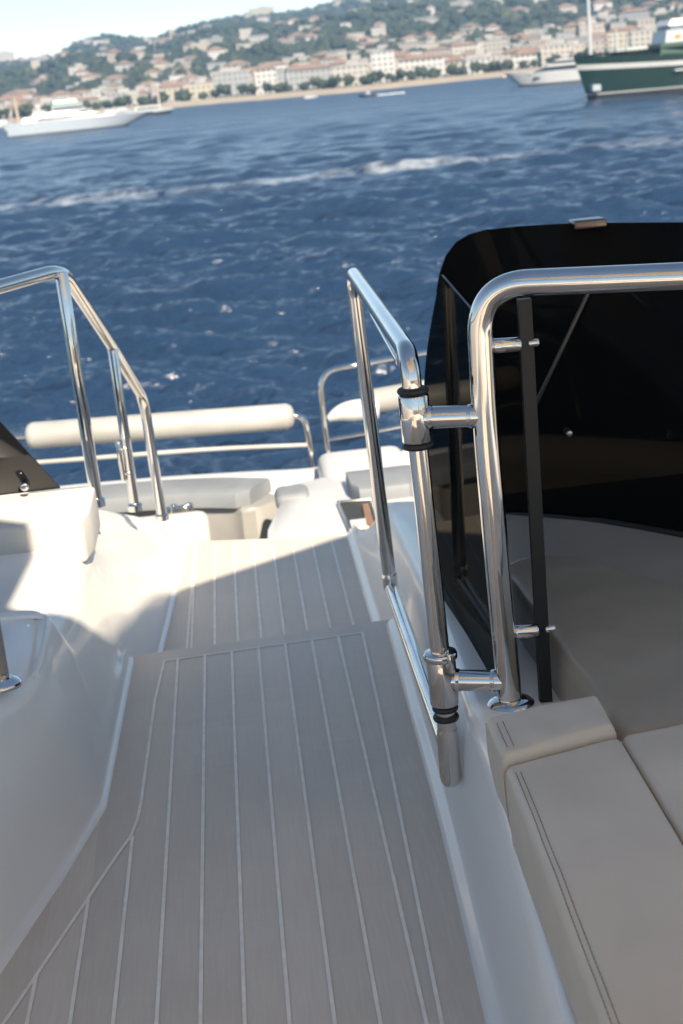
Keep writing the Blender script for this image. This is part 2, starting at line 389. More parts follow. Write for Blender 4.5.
def wing2(bm):
    X = .340; n0 = Vector((X, 2.165, .235)); n1 = Vector((X, 2.165, .845))
    fe = [PX(*q, X) for q in ((431, 480), (427, 450), (424, 415), (424, 385), (427, 350), (432, 318), (437, 292), (441, 275))]
    fe = [Vector((X, fe[0].y+.06, interp(fe[0].y+.06, [2.1, 2.5, 3.0, 3.5], [.25, .215, .15, .085])))] + fe
    fe = smooth_pts(fe, 4); m_ = len(fe); rows = [[n0.lerp(n1, i/(m_-1)).lerp(q, k/6) for i, q in enumerate(fe)] for k in range(7)]
    off = Vector((.004, 0, 0)); loft(bm, rows); loft(bm, [[p+off for p in r] for r in rows][::-1])
    loft(bm, [rows[0], [p+off for p in rows[0]]]); loft(bm, [rows[-1], [p+off for p in rows[-1]]], mi=1)
    loft(bm, [[r[-1] for r in rows], [r[-1]+off for r in rows]], mi=1)
one('side_panel', wing2, [M['smoke'], M['acryl_edge']], parent=t, label='smoked side wing of the windscreen reflecting the planks')
def near_edge(bm):
    pts = [nb.lerp(ntp, k/12) for k in range(13)]
    a = [[p+Vector((-.006, -.002, 0)), p+Vector((.013, -.002, 0)), p+Vector((.013, .012, 0)), p+Vector((-.006, .012, 0))] for p in pts]
    loft(bm, a, close=True); bm.faces.new([bm.verts.new(p) for p in a[-1]])
one('edge_trim', near_edge, M['acryl_edge'], parent=t)
top_px = [(437, 291), (440, 274), (446, 256), (457, 242), (470, 234.5), (486, 230), (520, 226.5), (560, 224), (607, 223), (683, 222.5), (760, 222), (900, 224)]
def front(bm):
    topc = [P(px, py, y=3.0+max(0, px-600)*-.0002+.012) for px, py in top_px]
    bq_ = [P(px, py, z=.258) for px, py in [(440, 508), (545, 515), (600, 520.5), (683, 535), (760, 552)]]; bq_.append(bq_[-1]+Vector((.45, -.16, 0)))
    bx = [p.x for p in bq_]; bot = [Vector((q.x+.03, interp(q.x+.03, bx, [p.y for p in bq_]), .258)) for q in topc]
    for i in range(len(bot)):
        px = top_px[i][0]
    rows = []
    for k in range(13):
        u = k/12; rows.append([bq.lerp(tq, u) + Vector((0, .06*(u-.5)*0 + (1-u)*-.03, 0)) for bq, tq in zip(bot, topc)])
    off = Vector((0, .009, 0)); loft(bm, rows); loft(bm, [[p+off for p in r] for r in rows])
    for L in (rows[-1], rows[0]): loft(bm, [L, [p+off for p in L]])
    loft(bm, [[r[0] for r in rows], [r[0]+off for r in rows]]); loft(bm, [[r[-1] for r in rows], [r[-1]+off for r in rows]])
M['smoke2'] = smoked('dark_smoked_acrylic', (.07,.065,.06), f=1.4, gc=.07)
one('front_panel', front, M['smoke2'], parent=t)
def botseal(bm):
    q = [P(px, py, z=.262) for px, py in [(452, 509), (545, 516), (600, 521.5), (683, 536), (760, 553)]]
    tube(bm, smooth_pts(q, 5), .010, 12)
one('base_seal', botseal, M['rubber'], parent=t)
def clip(bm):
    a, b_ = P(573, 229, y=2.99), P(606, 229, y=2.99)
    box(bm, a.x, b_.x, 2.975, 3.03, a.z-.002, a.z+.016, .004)
one('top_clip', clip, simple('bronze_clip', (.16,.12,.10), .25, .9), parent=t)
def reflection_rod(bm):
    rod(bm, P(590, 289, y=2.94), P(534, 408, y=2.93), .0045)  # thin rod added in place of a diagonal reflection in the glass
one('reflection_rod', reflection_rod, simple('reflection_brown', (.10,.085,.07), .4, .8), parent=t)
pw = P(569, 433, y=2.93)
one('bolt', lambda bm: rod(bm, pw+Vector((0,.03,0)), pw+Vector((0,-.008,0)), .006), M['steel2'], parent=t)

# ================================================================== main handrail and hinge brackets
RM = .0187
pf = P(508, 700, y=2.10); x1 = P(482, 400, y=2.1); 
top_z = P(560, 276, y=2.1).z
mb = Vector((.347, 2.10, .222)); 
t = empty('cockpit_handrail', mb, 'thick polished steel handrail bent over in front of the black windscreen', 'handrail')
endr = P(700, 275.5, z=top_z)
def mr_(bm):
    c0 = Vector((P(481, 330, y=2.1).x, 2.10, top_z))
    tube(bm, fillet([mb, Vector((P(497, 560, y=2.1).x, 2.1, P(497, 560, y=2.1).z)), P(485, 420, y=2.1), c0, endr, endr+(endr-c0)*3], .075, 18), RM, 40)
one('rail', mr_, M['steel'], parent=t)
one('flange', lambda bm: tube(bm, [mb+Vector((0,0,h)) for h in (.018, .028, .032, .036)], [.036, .036, .032, .022], 40), M['steel'], parent=t)
so = []
for (py_, x_) in ((346, .0), (632, .0)):
    a = P(492 if py_ == 346 else 514, py_, y=2.098); b_ = Vector((.400, 2.098, a.z-.002))
    def so_(bm, a=a, b_=b_):
        rod(bm, a, b_+Vector((-.004,0,0)), .0105, .35); rod(bm, b_+Vector((.006,0,0)), b_+Vector((.022,0,0)), .0055, .4)
    one('standoff', so_, M['steel'], parent=t)
GX = .279; GY = 2.132
su = P(415, 418, y=GY); sl = P(443, 680, y=GY)
gp_t = P(408, 345, y=GY); gp_b = P(453, 781, y=GY)
def gx(z): # hinge post axis
    return Vector((interp(z, [sl.z, su.z], [sl.x, su.x]), GY, z))
for c, hh in ((su, .036), (sl, .040)):
    def sleeve(bm, c=c, hh=hh):
        pa, ra = capped(gx(c.z-hh), gx(c.z+hh), .0225, .12); tube(bm, pa, ra, 40)
    s_ = one('hinge_sleeve', sleeve, M['steel'], parent=t)
    def arm(bm, c=c):
        a = gx(c.z-.0); b_ = Vector((P(484, 416, y=2.1).x if c is su else P(507, 690, y=2.1).x, 2.1, a.z))
        d = (b_-a).normalized(); tube(bm, [a+d*.008, b_-d*.004], .0165, 32)
        for q, s in ((a+d*.021, 1), (b_-d*.017, -1)):            # weld beads
            tube(bm, [q, q+d*.003*s, q+d*.006*s], [.0185, .0178, .0168], 32)
    one('bracket_arm', arm, M['steel'], parent=t)

# ================================================================== gate
RG = .0148
t = empty('gate', gx(.13), 'polished steel gate frame swung open along the right side of the steps', 'gate')
ft_, fb = P(352, 272, y=3.08), P(391, 588, y=3.08)
def gf(bm):
    a = gx(.11); b_ = Vector((gp_t.x, GY, ft_.z-.004))
    path = fillet([gx(.125), gx(sl.z), gx(su.z), b_, ft_, fb], .055, 14)
    tube(bm, path, RG, 36)
one('frame', gf, M['steel'], parent=t)
one('bottom_rail', lambda bm: tube(bm, fillet([fb+Vector((0,.0,.02)), fb, gx(.165)], .03), RG*.95, 32), M['steel'], parent=t)
one('end_cap', lambda bm: tube(bm, [gx(z) for z in (.108, .110, .115, .124, .19, .205)], [.006, .012, .0155, .0172, .0172, .0155], 36), M['steel'], parent=t)
for z in (su.z+.041, su.z-.041, sl.z-.046, sl.z-.062):
    r = .0235 if abs(z-su.z) < .05 else .0205
    one('collar', lambda bm, z=z, r=r: rod(bm, gx(z-.005), gx(z+.005), r, .2, 36), M['rubber'], parent=t)
one('clamp_ring', lambda bm: (rod(bm, gx(sl.z+.034), gx(sl.z+.048), .0262, .15, 36), rod(bm, gx(sl.z+.02)+Vector((.012,-.024,0)), gx(sl.z+.052)+Vector((.012,-.024,0)), .005, .3)), M['steel'], parent=t)
for f0 in (.24, .58):
    q = Vector((gp_t.x, GY, ft_.z)).lerp(ft_, f0+.1)
    if f0 > .5:
        def latch(bm, q=q):
            q2 = q.lerp(Vector((gp_t.x, GY, ft_.z)), .65)
            tube(bm, fillet([q+Vector((0.006,0,-.008)), q+Vector((.008,0,-.045)), q2+Vector((.008,0,-.06)), q2+Vector((.006,0,-.01))], .012), .005, 16)
        one('latch', latch, M['steel'], parent=t)
one('union', lambda bm: rod(bm, fb+Vector((-.001,.0,.036)), fb+Vector((0,0,-.004)), .0163, .2), M['steel'], parent=t)

# ================================================================== seat cushions
def cushion(bm, c00, c10, c11, c01, ztop, zbot, r=.022, crown=.006, n=36, flare=.0, seed=0, ztop2=None, far=None):
    """corners in plan (x, y): near-left, near-right, far-right, far-left"""
    rs = np.random.RandomState(seed); ph = rs.rand(8)*6.28
    def pos(u, v):
        if far:
            fx = [interp(u, [q[0] for q in far], [q[1+i] for q in far]) for i in (0, 1)]
            p = [(c00[i]*(1-u)+c10[i]*u)*(1-v) + fx[i]*v for i in (0, 1)]
        else: p = [(c00[i]*(1-u)*(1-v) + c10[i]*u*(1-v) + c11[i]*u*v + c01[i]*(1-u)*v) for i in (0, 1)]
        return Vector((p[0], p[1], 0))
    W = (Vector(c10)-Vector(c00)).length; H = (Vector(c01)-Vector(c00)).length
    def prm(nn, LL):
        e = r/LL; a = [e*(1-math.cos(k/6*math.pi/2)) for k in range(7)]
        mid = list(np.linspace(e, 1-e, nn)[1:-1]); return a + mid + [1-x for x in reversed(a)]
    us, vs_ = prm(n, W), prm(n, H); top = []
    zt2 = ztop if ztop2 is None else ztop2
    for v in vs_:
        row = []
        for u in us:
            du = min(u, 1-u)*W; dv = min(v, 1-v)*H
            e1 = max(0, 1-du/r); e2 = max(0, 1-dv/r); k = min(1, math.sqrt(e1*e1+e2*e2))
            drop = r*(1-math.sqrt(max(0, 1-k*k)))
            cr = crown*(1-(2*u-1)**4)*(1-(2*v-1)**4)
            p = pos(u, v); wv = .0009*math.sin(p.x*30+ph[0]+p.y*11)+.0008*math.sin(p.y*37+ph[1]-p.x*14)+.0005*math.sin(p.x*70+p.y*55+ph[2])
            p.z = ztop*(1-v)+zt2*v - drop + cr + wv*(1-k); row.append(p)
        top.append(row)
    rows = loft(bm, top)
    ring = [q for q in top[0]] + [r_[-1] for r_ in top[1:]] + list(reversed(top[-1][:-1])) + [r_[0] for r_ in reversed(top[1:-1])]
    ctr = pos(.5, .5); L = []
    for s in range(6):
        k = s/5; L.append([Vector((q.x + (q.x-ctr.x)*0 , q.y, q.z*(1-k)+zbot*k)) + (Vector((q.x-ctr.x, q.y-ctr.y, 0)).normalized()*(.004*math.sin(k*math.pi)+flare*k)) for q in ring])
    for a in L: a.append(a[0])
    loft(bm, L)
from mathutils.bvhtree import BVHTree
def bvh_of(o):
    me = o.data; return BVHTree.FromPolygons([v.co.copy() for v in me.vertices], [tuple(p.vertices) for p in me.polygons])
def stitches(bm, bvh, a, b_, dirv=(0, 0, -1), gap=.0085, ln=.0058, rr=.00048):
    """short thread stitches lying on the cushion between two points, with the seam groove they hold"""
    a, b_, dv = Vector(a), Vector(b_), Vector(dirv).normalized(); d = b_-a; n = int(d.length/gap); d.normalize(); line = []
    def drop(p):
        h = bvh.ray_cast(p - dv*.1, dv, .3)[0]; return h
    for i in range(n):
        p, q = drop(a+d*(i*gap)), drop(a+d*(i*gap+ln))
        if p and q: tube(bm, [p-dv*.0004, (p+q)/2-dv*.0009, q-dv*.0004], rr, 6)
        if p: line.append(p+dv*.0002)
    if len(line) > 2: tube(bm, line, .0003, 6)
ZS = .36
A = [P(700, 1200, z=ZS), P(700, 1024, z=ZS), P(612, 734, z=ZS), P(504, 768, z=ZS)]
base = empty('bench_base', (.8, 1.2, 0), 'white moulded bench base under the beige cushions', 'bench base')
def bb(bm): box(bm, .30, 1.9, -.4, 1.80, .02, .262, .015)
one('body', bb, M['gel'], parent=base)
def seat(name, build, mt, label, cat='seat cushion', seams=(), stitch=()):
    o = one(name, build, mt, label, cat)
    if stitch:
        bv = bvh_of(o); one('stitching', lambda bm: [stitches(bm, bv, *s) for s in stitch], M['thread'], parent=o)
    if seams: one('piping', lambda bm: [tube(bm, smooth_pts(s, 4), .0022, 8) for s in seams], mt, parent=o)
    return o
xl = lambda y: interp(y, [.4, 1.14, 1.7], [.235, .250, .272])
seat('seat_cushion', lambda bm: cushion(bm, (xl(.5), .5), (.408, .5), (.4205, 1.719), (.264, 1.676), ZS, .255, .010, .008, seed=1, flare=-.012), M['vinyl'],
     'long beige seat cushion beside the coaming with stitched edge, nearest the walkway',
     stitch=[((xl(.5)+.0135, .55, ZS), (.2795, 1.66, ZS)), ((xl(.5)+.007, .55, ZS), (.2735, 1.66, ZS))])
seat('seat_cushion', lambda bm: cushion(bm, (.262, 1.678), (.417, 1.722), (.420, 1.832), (.262, 1.800), ZS+.010, .255, .009, .005, seed=2, flare=-.01), M['vinyl'],
     'short beige end cushion right behind the handrail foot', stitch=[((.281, 1.70, ZS), (.281, 1.785, ZS)), ((.273, 1.70, ZS), (.273, 1.785, ZS))])
seat('seat_cushion', lambda bm: cushion(bm, (.409, .5), (.95, .5), (.99, 1.812), (.4215, 1.724), ZS, .255, .012, .012, seed=3), M['vinyl'],
     'wide beige seat cushion cut off by the right edge of the photo')
PADF = [(i/40, p.x, p.y) for i, p in enumerate(smooth_pts([(.43, 2.62, 0), (.50, 2.66, 0), (.585, 2.60, 0), (.70, 2.36, 0), (1.05, 1.92, 0)], 10))]
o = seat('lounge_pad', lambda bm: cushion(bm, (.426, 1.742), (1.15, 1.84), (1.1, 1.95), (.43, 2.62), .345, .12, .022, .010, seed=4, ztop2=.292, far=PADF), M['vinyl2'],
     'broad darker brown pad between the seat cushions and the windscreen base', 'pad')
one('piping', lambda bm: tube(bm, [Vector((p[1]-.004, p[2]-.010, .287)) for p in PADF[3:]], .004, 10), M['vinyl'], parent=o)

# ================================================================== foredeck
FZ = -.55
def rimpt(px, py): return P(px, py, z=-.50)
rimtop = [rimpt(*q) for q in [(-160, 512), (-40, 499), (60, 487), (160, 478), (240, 473), (310, 469), (345, 461), (400, 452), (470, 440), (560, 436)]]
rimtop = [rimtop[0]+Vector((-1.0, -2.2, 0)), rimtop[0]+Vector((-.5, -.5, 0))] + rimtop + [rimtop[-1]+Vector((.8, -.8, 0)), rimtop[-1]+Vector((1.4, -2.4, 0))]
rim = smooth_pts(rimtop, 5)
def foredeck(bm):
    ctr = Vector((.1, 4.6, 0)); secs = []
    for q in rim:
        d = Vector((q.x-ctr.x, q.y-ctr.y, 0)).normalized()
        secs.append([q + d*a + Vector((0, 0, h)) for a, h in ((.10, -8.2), (.16, -3), (.13, -.35), (.10, -.06), (.06, -.015), (.02, 0), (-.04, 0), (-.09, -.01), (-.12, -.05))] + [Vector((q.x-d.x*.14, q.y-d.y*.14, FZ-.02)), Vector((q.x-d.x*.30, q.y-d.y*.30, FZ-.02)), Vector((q.x-d.x*.31, q.y-d.y*.31, FZ-.42)), Vector((ctr.x+(q.x-ctr.x)*.2, ctr.y+(q.y-ctr.y)*.2-.1, FZ-.42))])
    loft(bm, secs)
    # inner deck
    vs = [bm.verts.new(s[-1]) for s in secs]
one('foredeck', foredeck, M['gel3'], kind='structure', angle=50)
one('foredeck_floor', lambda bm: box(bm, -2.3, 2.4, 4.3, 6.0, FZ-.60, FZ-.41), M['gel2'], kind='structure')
# trunk with hatch (white raised centre part)
def trunk(bm):
    top = [P(288, 483, z=-.42), P(322, 476, z=-.42), P(400, 470, z=-.42), P(470, 480, z=-.42), P(480, 552, z=-.42), P(262, 552, z=-.42), P(268, 530, z=-.42), P(280, 505, z=-.42)]
    prism(bm, top, (0, 0, -.6), .03, 4)
one('foredeck_moulding', trunk, M['gel3'], 'white raised deck trunk in the middle of the foredeck, shadow of a post across it', 'deck moulding', angle=50)
# hatch
h = [P(338, 503, z=-.412), P(372, 500, z=-.412), P(377, 527, z=-.412), P(350, 531, z=-.412)]
t = empty('deck_hatch', h[0], 'dark open hatch with a wooden frame piece on the white foredeck trunk', 'hatch')
one('opening', lambda bm: prism(bm, h, (0, 0, -.02), .002, 1), M['dark'], parent=t)
def hf(bm):
    for i in range(4): rod(bm, h[i]+Vector((0,0,.004)), h[(i+1) % 4]+Vector((0,0,.004)), .006, seg=8)
one('frame', hf, M['steel2'], parent=t)
one('slat', lambda bm: prism(bm, [P(362, 504, z=-.400), P(368, 503, z=-.400), P(374, 522, z=-.400), P(366, 524, z=-.400)], (0, 0, -.012), .002, 1), M['wood'], parent=t)
one('slat', lambda bm: prism(bm, [P(349, 520, z=-.400), P(366, 518, z=-.400), P(367, 526, z=-.400), P(352, 528, z=-.400)], (0, 0, -.012), .002, 1), M['gel2'], parent=t)
# curved seat: wall and grey cushions
def arc_seat(bm, pxs, w, zt, zb, bev=.02):
    q = smooth_pts([P(px, py, z=zt) for px, py in pxs], 4); secs = []
    for i, p in enumerate(q):
        tt = (q[min(i+1, len(q)-1)]-q[max(i-1, 0)]).normalized(); nn = Vector((tt.y, -tt.x, 0))
        if nn.y > 0: nn = -nn
        e = 1 if 0 < i < len(q)-1 else .8
        secs.append([p+Vector((0,0,zb-zt)), p+Vector((0,0,-bev)), p+nn*bev*.3+Vector((0,0,-bev*.3)), p+nn*bev, p+nn*(w-bev)*e, p+nn*(w-bev*.3)*e+Vector((0,0,-bev*.3)), p+nn*w*e+Vector((0,0,-bev)), p+nn*w*e+Vector((0,0,zb-zt))])
    loft(bm, secs); bm.faces.new([bm.verts.new(x) for x in secs[0]]); bm.faces.new([bm.verts.new(x) for x in secs[-1]])
one('bow_seat_wall', lambda bm: arc_seat(bm, [(-60, 512), (40, 501), (120, 494), (200, 490), (262, 491), (290, 496)], .24, -.53, -1.0), M['wall'],
    'curved pale grey seat moulding sunk in the foredeck left of the trunk', 'seat moulding', angle=50)
one('backrest_cushion', lambda bm: arc_seat(bm, [(30, 490), (90, 484), (160, 478.5), (220, 475.5), (270, 476)], .26, -.46, -.53, .03), M['grey_cush'],
    'long curved grey blue cushion along the foredeck seat', 'cushion')
def sc(bm):
    c = P(295, 488, z=-.40); box(bm, c.x-.085, c.x+.055, c.y-.10, c.y+.08, -.47, -.40, .03, 4)
one('backrest_cushion', sc, M['grey_cush'], 'small grey cushion pad at the right end of the foredeck seat', 'cushion')
def bc(bm):
    a = P(165, 522, z=-.36); b_ = P(208, 520, z=-.36); box(bm, a.x-.3, b_.x, a.y-.0, a.y+.14, -1.0, -.36, .04, 5)
one('headrest_cushion', bc, M['gel2'], 'rounded cream cushion block just beyond the lower planks', 'cushion')
# grab bar on the seat wall
ga, gb = P(166, 510, y=5.9), P(192, 507, y=5.9)
t = empty('grab_bar', ga, 'little steel grab bar with two feet behind the left handrail foot', 'grab bar')
one('bar', lambda bm: rod(bm, ga, gb, .012), M['steel'], parent=t)
for q in (ga.lerp(gb, .3), ga.lerp(gb, .9)):
    one('foot', lambda bm, q=q: rod(bm, q+Vector((0,0,.02)), q+Vector((0,.0,-.06)), .016), M['steel'], parent=t)
# bolster rails
def bolster(bm, a, b_, r):
    pa, ra = capped(a, b_, r, .55); tube(bm, pa, ra, 32)
YR = 6.7
t = empty('bow_rail', P(315, 480, y=YR), 'steel bow rail carrying a long cream padded bolster above the sea', 'bow rail')
ba, bb_ = P(26, 436, y=YR), P(294, 416, y=YR)
one('bolster', lambda bm: bolster(bm, ba, bb_, .060), M['bolster'], parent=t)
def brl(bm):
    tube(bm, fillet([P(-60, 442, y=YR), P(20, 436, y=YR), P(304, 415, y=YR), P(309, 440, y=YR), P(315, 482, y=YR)], .10, 10), .015, 20)
one('rail', brl, M['steel'], parent=t)
one('lower_rail', lambda bm: tube(bm, smooth_pts([P(-60, 468, y=YR), P(30, 463, y=YR), P(200, 450, y=YR), P(310, 445, y=YR)], 4), .011, 16), M['bolster'], parent=t)
one('post', lambda bm: rod(bm, P(-10, 438, y=YR), P(-2, 505, y=YR), .015), M['steel'], parent=t)
t = empty('bow_rail', P(330, 480, y=YR), 'curved steel hoop rail with a bolster showing behind the gate', 'bow rail')
def hoop(bm):
    tube(bm, fillet([P(332, 480, y=YR), P(325, 430, y=YR), P(319, 372, y=YR), P(362, 364, y=YR), P(430, 352, y=YR+.1), P(560, 330, y=YR+.1), P(580, 420, y=YR+.1)], .16, 12), .0135, 20)
one('rail', hoop, M['steel'], parent=t)
one('bolster', lambda bm: bolster(bm, P(368, 402, y=YR), P(520, 376, y=YR), .056), M['bolster'], parent=t)
one('lower_rail', lambda bm: tube(bm, smooth_pts([P(327, 440, y=YR), P(372, 432, y=YR), P(430, 420, y=YR), P(520, 402, y=YR)], 4), .010, 16), M['steel'], parent=t)
def pad(bm):
    q = smooth_pts([P(328, 419, y=6.5), P(340, 413, y=6.5), P(356, 410, y=6.5), P(378, 408, y=6.5)], 4)
    tube(bm, q, [.012+.035*math.sin(min(1, i/(len(q)-1)*1.4)*math.pi/2) for i in range(len(q))], 20)
one('table_leaf', pad, M['gel3'], parent=t)
def side_cush(bm): arc_seat(bm, [(345, 470), (380, 466), (420, 462), (480, 462)], .3, -.36, -.46, .03)
one('backrest_cushion', side_cush, M['grey_cush'], 'grey cushion right of the trunk, seen between the gate tubes', 'cushion')
def hump(bm):
    c = P(352, 470, z=-.42); box(bm, c.x-.13, c.x+.25, c.y-.12, c.y+.35, -.6, -.41, .05, 5)
one('rail_foot_moulding', hump, M['gel3'], 'rounded white moulding at the feet of the bow rails', 'deck moulding')

# ================================================================== hardtop over the camera (unseen, outline shaped to cast the shade) and the deck behind
SUN_EL = math.radians(41); SUN_AZ = math.radians(163)         # clockwise from +Y
sd = Vector((math.sin(SUN_AZ)*math.cos(SUN_EL), math.cos(SUN_AZ)*math.cos(SUN_EL), math.sin(SUN_EL)))
HZ = 2.1
def up(p):                                                       # where the ray from a floor point to the sun meets the hardtop
    p = Vector(p); t_ = (HZ-p.z)/sd.z; return p + sd*t_
e1, e2 = up((-.222, 3.94, -.16)), up((.253, 4.26, -.16)); ed = (e2-e1)
t = empty('hardtop', (0, -3, HZ), 'unseen white hardtop over the flybridge, outline shaped to shade the near deck', 'hardtop')
def ht(bm):  # roof edge traced back along the sun from the wanted shadow line
    lit = [up(q) for q in ((-.300, 3.72, -.13), (-.325, 3.20, 0), (-.335, 2.90, .10))]; q = lit[-1]; qa = up((-.42, 2.64, .28)); qb = up((-.62, 2.52, .28))
    edge = smooth_pts([qa, q, lit[1], lit[0], e1], 5)[:-1]
    q1, q2, q3 = up((-.515, 2.78, .25)), up((-.497, 3.16, .25)), up((-.60, 3.16, .314))
    pts = [Vector((-.9, q3.y+.02, HZ)), q3, q2, q1] + edge + [e1, e2, e2+ed*1.5+Vector((.15, -.1, 0)), Vector((2.1, .7, HZ)), Vector((2.1, -2.0, HZ)), Vector((-.9, -2.0, HZ))]
    prism(bm, pts, (0, 0, .09))
one('roof', ht, M['ceiling'], parent=t)
for x, y in ((-.8, -1.6), (2.0, -1.6)):
    one('pillar', lambda bm, x=x, y=y: prism(bm, [(x-.05, y-.3, 0), (x+.05, y-.3, 0), (x+.05, y+.3, 0), (x-.05, y+.3, 0)], (0, -.2, HZ+.01), .02), M['gel'], parent=t)
one('aft_deck', lambda bm: box(bm, -2.9, 4.6, -7, .35, -.30, -.006), simple('pale_deck', (.74,.63,.50), .6), kind='structure')
def aft(bm):
    box(bm, -2.9, -2.75, -7, 3.0, -.3, .75, .03); box(bm, 4.45, 4.6, -7, 3.0, -.3, .75, .03); box(bm, -2.9, 4.6, -7.1, -6.9, -.3, .8, .03)
one('aft_bulwark', aft, M['gel'], 'white bulwark round the flybridge behind the camera', 'bulwark')
def hl(bm):
    secs = []
    for y, w_ in ((-9, 3.2), (-2, 3.5), (2.5, 3.3), (4.5, 2.7)):
        secs.append([(-w_+.8, y, -8.3), (-w_+.5, y, -3), (-w_+.55, y, -.5), (w_+.75, y, -.5), (w_+.8, y, -3), (w_+.5, y, -8.3)])
    loft(bm, secs); bm.faces.new([bm.verts.new(p) for p in secs[0]])
one('yacht_hull', hl, M['gel'], kind='structure', smooth=False)

exec_far = True
# ================================================================== SEA
def azr(px): # azimuth of a picture column at the horizon (clockwise from +Y)
    d = W_ + R_*((px-CX)/F) - U_*((70-.098*(px-CX)-CY)/F); return math.atan2(d.x, d.y)
def make_sea():
    az = np.concatenate([np.linspace(-math.pi, -.36, 60)[:-1], np.linspace(-.36, .42, 640), np.linspace(.42, math.pi, 60)[1:]])
    inv = np.concatenate([1/np.array([12., 18, 24, 28]), np.linspace(1/31., 1/1400., 760), 1/np.array([1700., 2000, 2300, 2700, 3000.])])
    rr = 1/inv; A_, R2 = np.meshgrid(az, rr)
    X = np.sin(A_)*R2; Y = np.cos(A_)*R2; Z = np.zeros_like(X)
    dr = np.gradient(rr)[:, None]*np.ones_like(A_)
    da = np.gradient(az)[None, :]*R2
    wind = math.radians(196)
    for i in range(64):
        lam = .5*(14/.5)**(i/63.); k = 2*math.pi/lam
        th = wind + rng.randn()*.42; amp = .0125*lam**.88*(.6+.8*rng.rand()); ph = rng.rand()*6.28
        if lam > 9: amp *= .6
        d_ = (math.sin(th), math.cos(th)); att = np.clip(lam/(2.2*dr)-.6, 0, 1)*np.clip(lam/(3*da)-.5, 0, 1)
        s = np.sin(k*(X*d_[0]+Y*d_[1])+ph); Z += att*amp*(s + .35*np.cos(2*(k*(X*d_[0]+Y*d_[1])+ph)))
    gust = .75+.35*np.sin(X*.021+1.3*np.sin(Y*.017))*np.sin(Y*.013+.7)
    Z = Z*gust + WZ
    nr, nc = X.shape; co = np.stack([X, Y, Z], -1).reshape(-1, 3)
    i = np.arange(nr-1)[:, None]*nc; j = np.arange(nc-1)[None, :]
    a = (i+j).ravel(); q = np.stack([a, a+1, a+nc+1, a+nc], -1)
    me = bpy.data.meshes.new('sea'); me.vertices.add(len(co)); me.vertices.foreach_set('co', co.astype(np.float32).ravel())
    me.loops.add(q.size); me.loops.foreach_set('vertex_index', q.astype(np.int32).ravel())
    me.polygons.add(len(q)); me.polygons.foreach_set('loop_start', (np.arange(len(q))*4).astype(np.int32)); me.polygons.foreach_set('loop_total', np.full(len(q), 4, np.int32))
    me.polygons.foreach_set('use_smooth', np.ones(len(q), bool)); me.update(); me.validate()
    m, nt, b = mat('sea_water')
    b.inputs['Roughness'].default_value = .09; b.inputs['IOR'].default_value = 1.33
    geo = nt.nodes.new('ShaderNodeNewGeometry')
    # wake band: distance from a line in the sea plane, broken by noise
    wa, wb = P(-60, 214, z=WZ), P(740, 136, z=WZ); dv = (wb-wa).normalized(); nv = Vector((-dv.y, dv.x, 0))
    dot = nt.nodes.new('ShaderNodeVectorMath'); dot.operation = 'DOT_PRODUCT'; dot.inputs[1].default_value = nv
    nt.links.new(geo.outputs['Position'], dot.inputs[0])
    nz = nt.nodes.new('ShaderNodeTexNoise'); nz.inputs['Scale'].default_value = .05; nz.inputs['Detail'].default_value = 3
    nt.links.new(geo.outputs['Position'], nz.inputs['Vector'])
    ad = nt.nodes.new('ShaderNodeMath'); ad.operation = 'MULTIPLY_ADD'; ad.inputs[1].default_value = 12; ad.inputs[2].default_value = -nv.dot(wa)-6
    nt.links.new(nz.outputs['Fac'], ad.inputs[0])
    sm = nt.nodes.new('ShaderNodeMath'); sm.operation = 'ADD'; nt.links.new(dot.outputs['Value'], sm.inputs[0]); nt.links.new(ad.outputs[0], sm.inputs[1])
    ab = nt.nodes.new('ShaderNodeMath'); ab.operation = 'ABSOLUTE'; nt.links.new(sm.outputs[0], ab.inputs[0])
    mr = nt.nodes.new('ShaderNodeMapRange'); mr.inputs['From Min'].default_value = 5.5; mr.inputs['From Max'].default_value = .5
    nt.links.new(ab.outputs[0], mr.inputs['Value'])
    nf = nt.nodes.new('ShaderNodeTexNoise'); nf.inputs['Scale'].default_value = .6; nf.inputs['Detail'].default_value = 6
    nt.links.new(geo.outputs['Position'], nf.inputs['Vector'])
    m2 = nt.nodes.new('ShaderNodeMapRange'); m2.inputs['From Min'].default_value = .34; m2.inputs['From Max'].default_value = .66
    nt.links.new(nf.outputs['Fac'], m2.inputs['Value'])
    mu = nt.nodes.new('ShaderNodeMath'); mu.operation = 'MULTIPLY'; nt.links.new(mr.outputs[0], mu.inputs[0]); nt.links.new(m2.outputs[0], mu.inputs[1])
    mm = nt.nodes.new('ShaderNodeMath'); mm.operation = 'MULTIPLY'; mm.inputs[1].default_value = .42; nt.links.new(mu.outputs[0], mm.inputs[0])
    mx = nt.nodes.new('ShaderNodeMix'); mx.data_type = 'RGBA'
    mx.inputs['A'].default_value = (.012, .031, .068, 1); mx.inputs['B'].default_value = (.55, .60, .65, 1)
    nt.links.new(mm.outputs[0], mx.inputs['Factor']); nt.links.new(mx.outputs['Result'], b.inputs['Base Color'])
    ln = nt.nodes.new('ShaderNodeVectorMath'); ln.operation = 'LENGTH'; nt.links.new(geo.outputs['Position'], ln.inputs[0])
    rr_ = nt.nodes.new('ShaderNodeMapRange'); rr_.inputs['From Min'].default_value = 120; rr_.inputs['From Max'].default_value = 520; rr_.inputs['To Min'].default_value = .15; rr_.inputs['To Max'].default_value = .36
    nt.links.new(ln.outputs['Value'], rr_.inputs['Value']); nt.links.new(rr_.outputs[0], b.inputs['Roughness'])
    # ripples
    prev = None
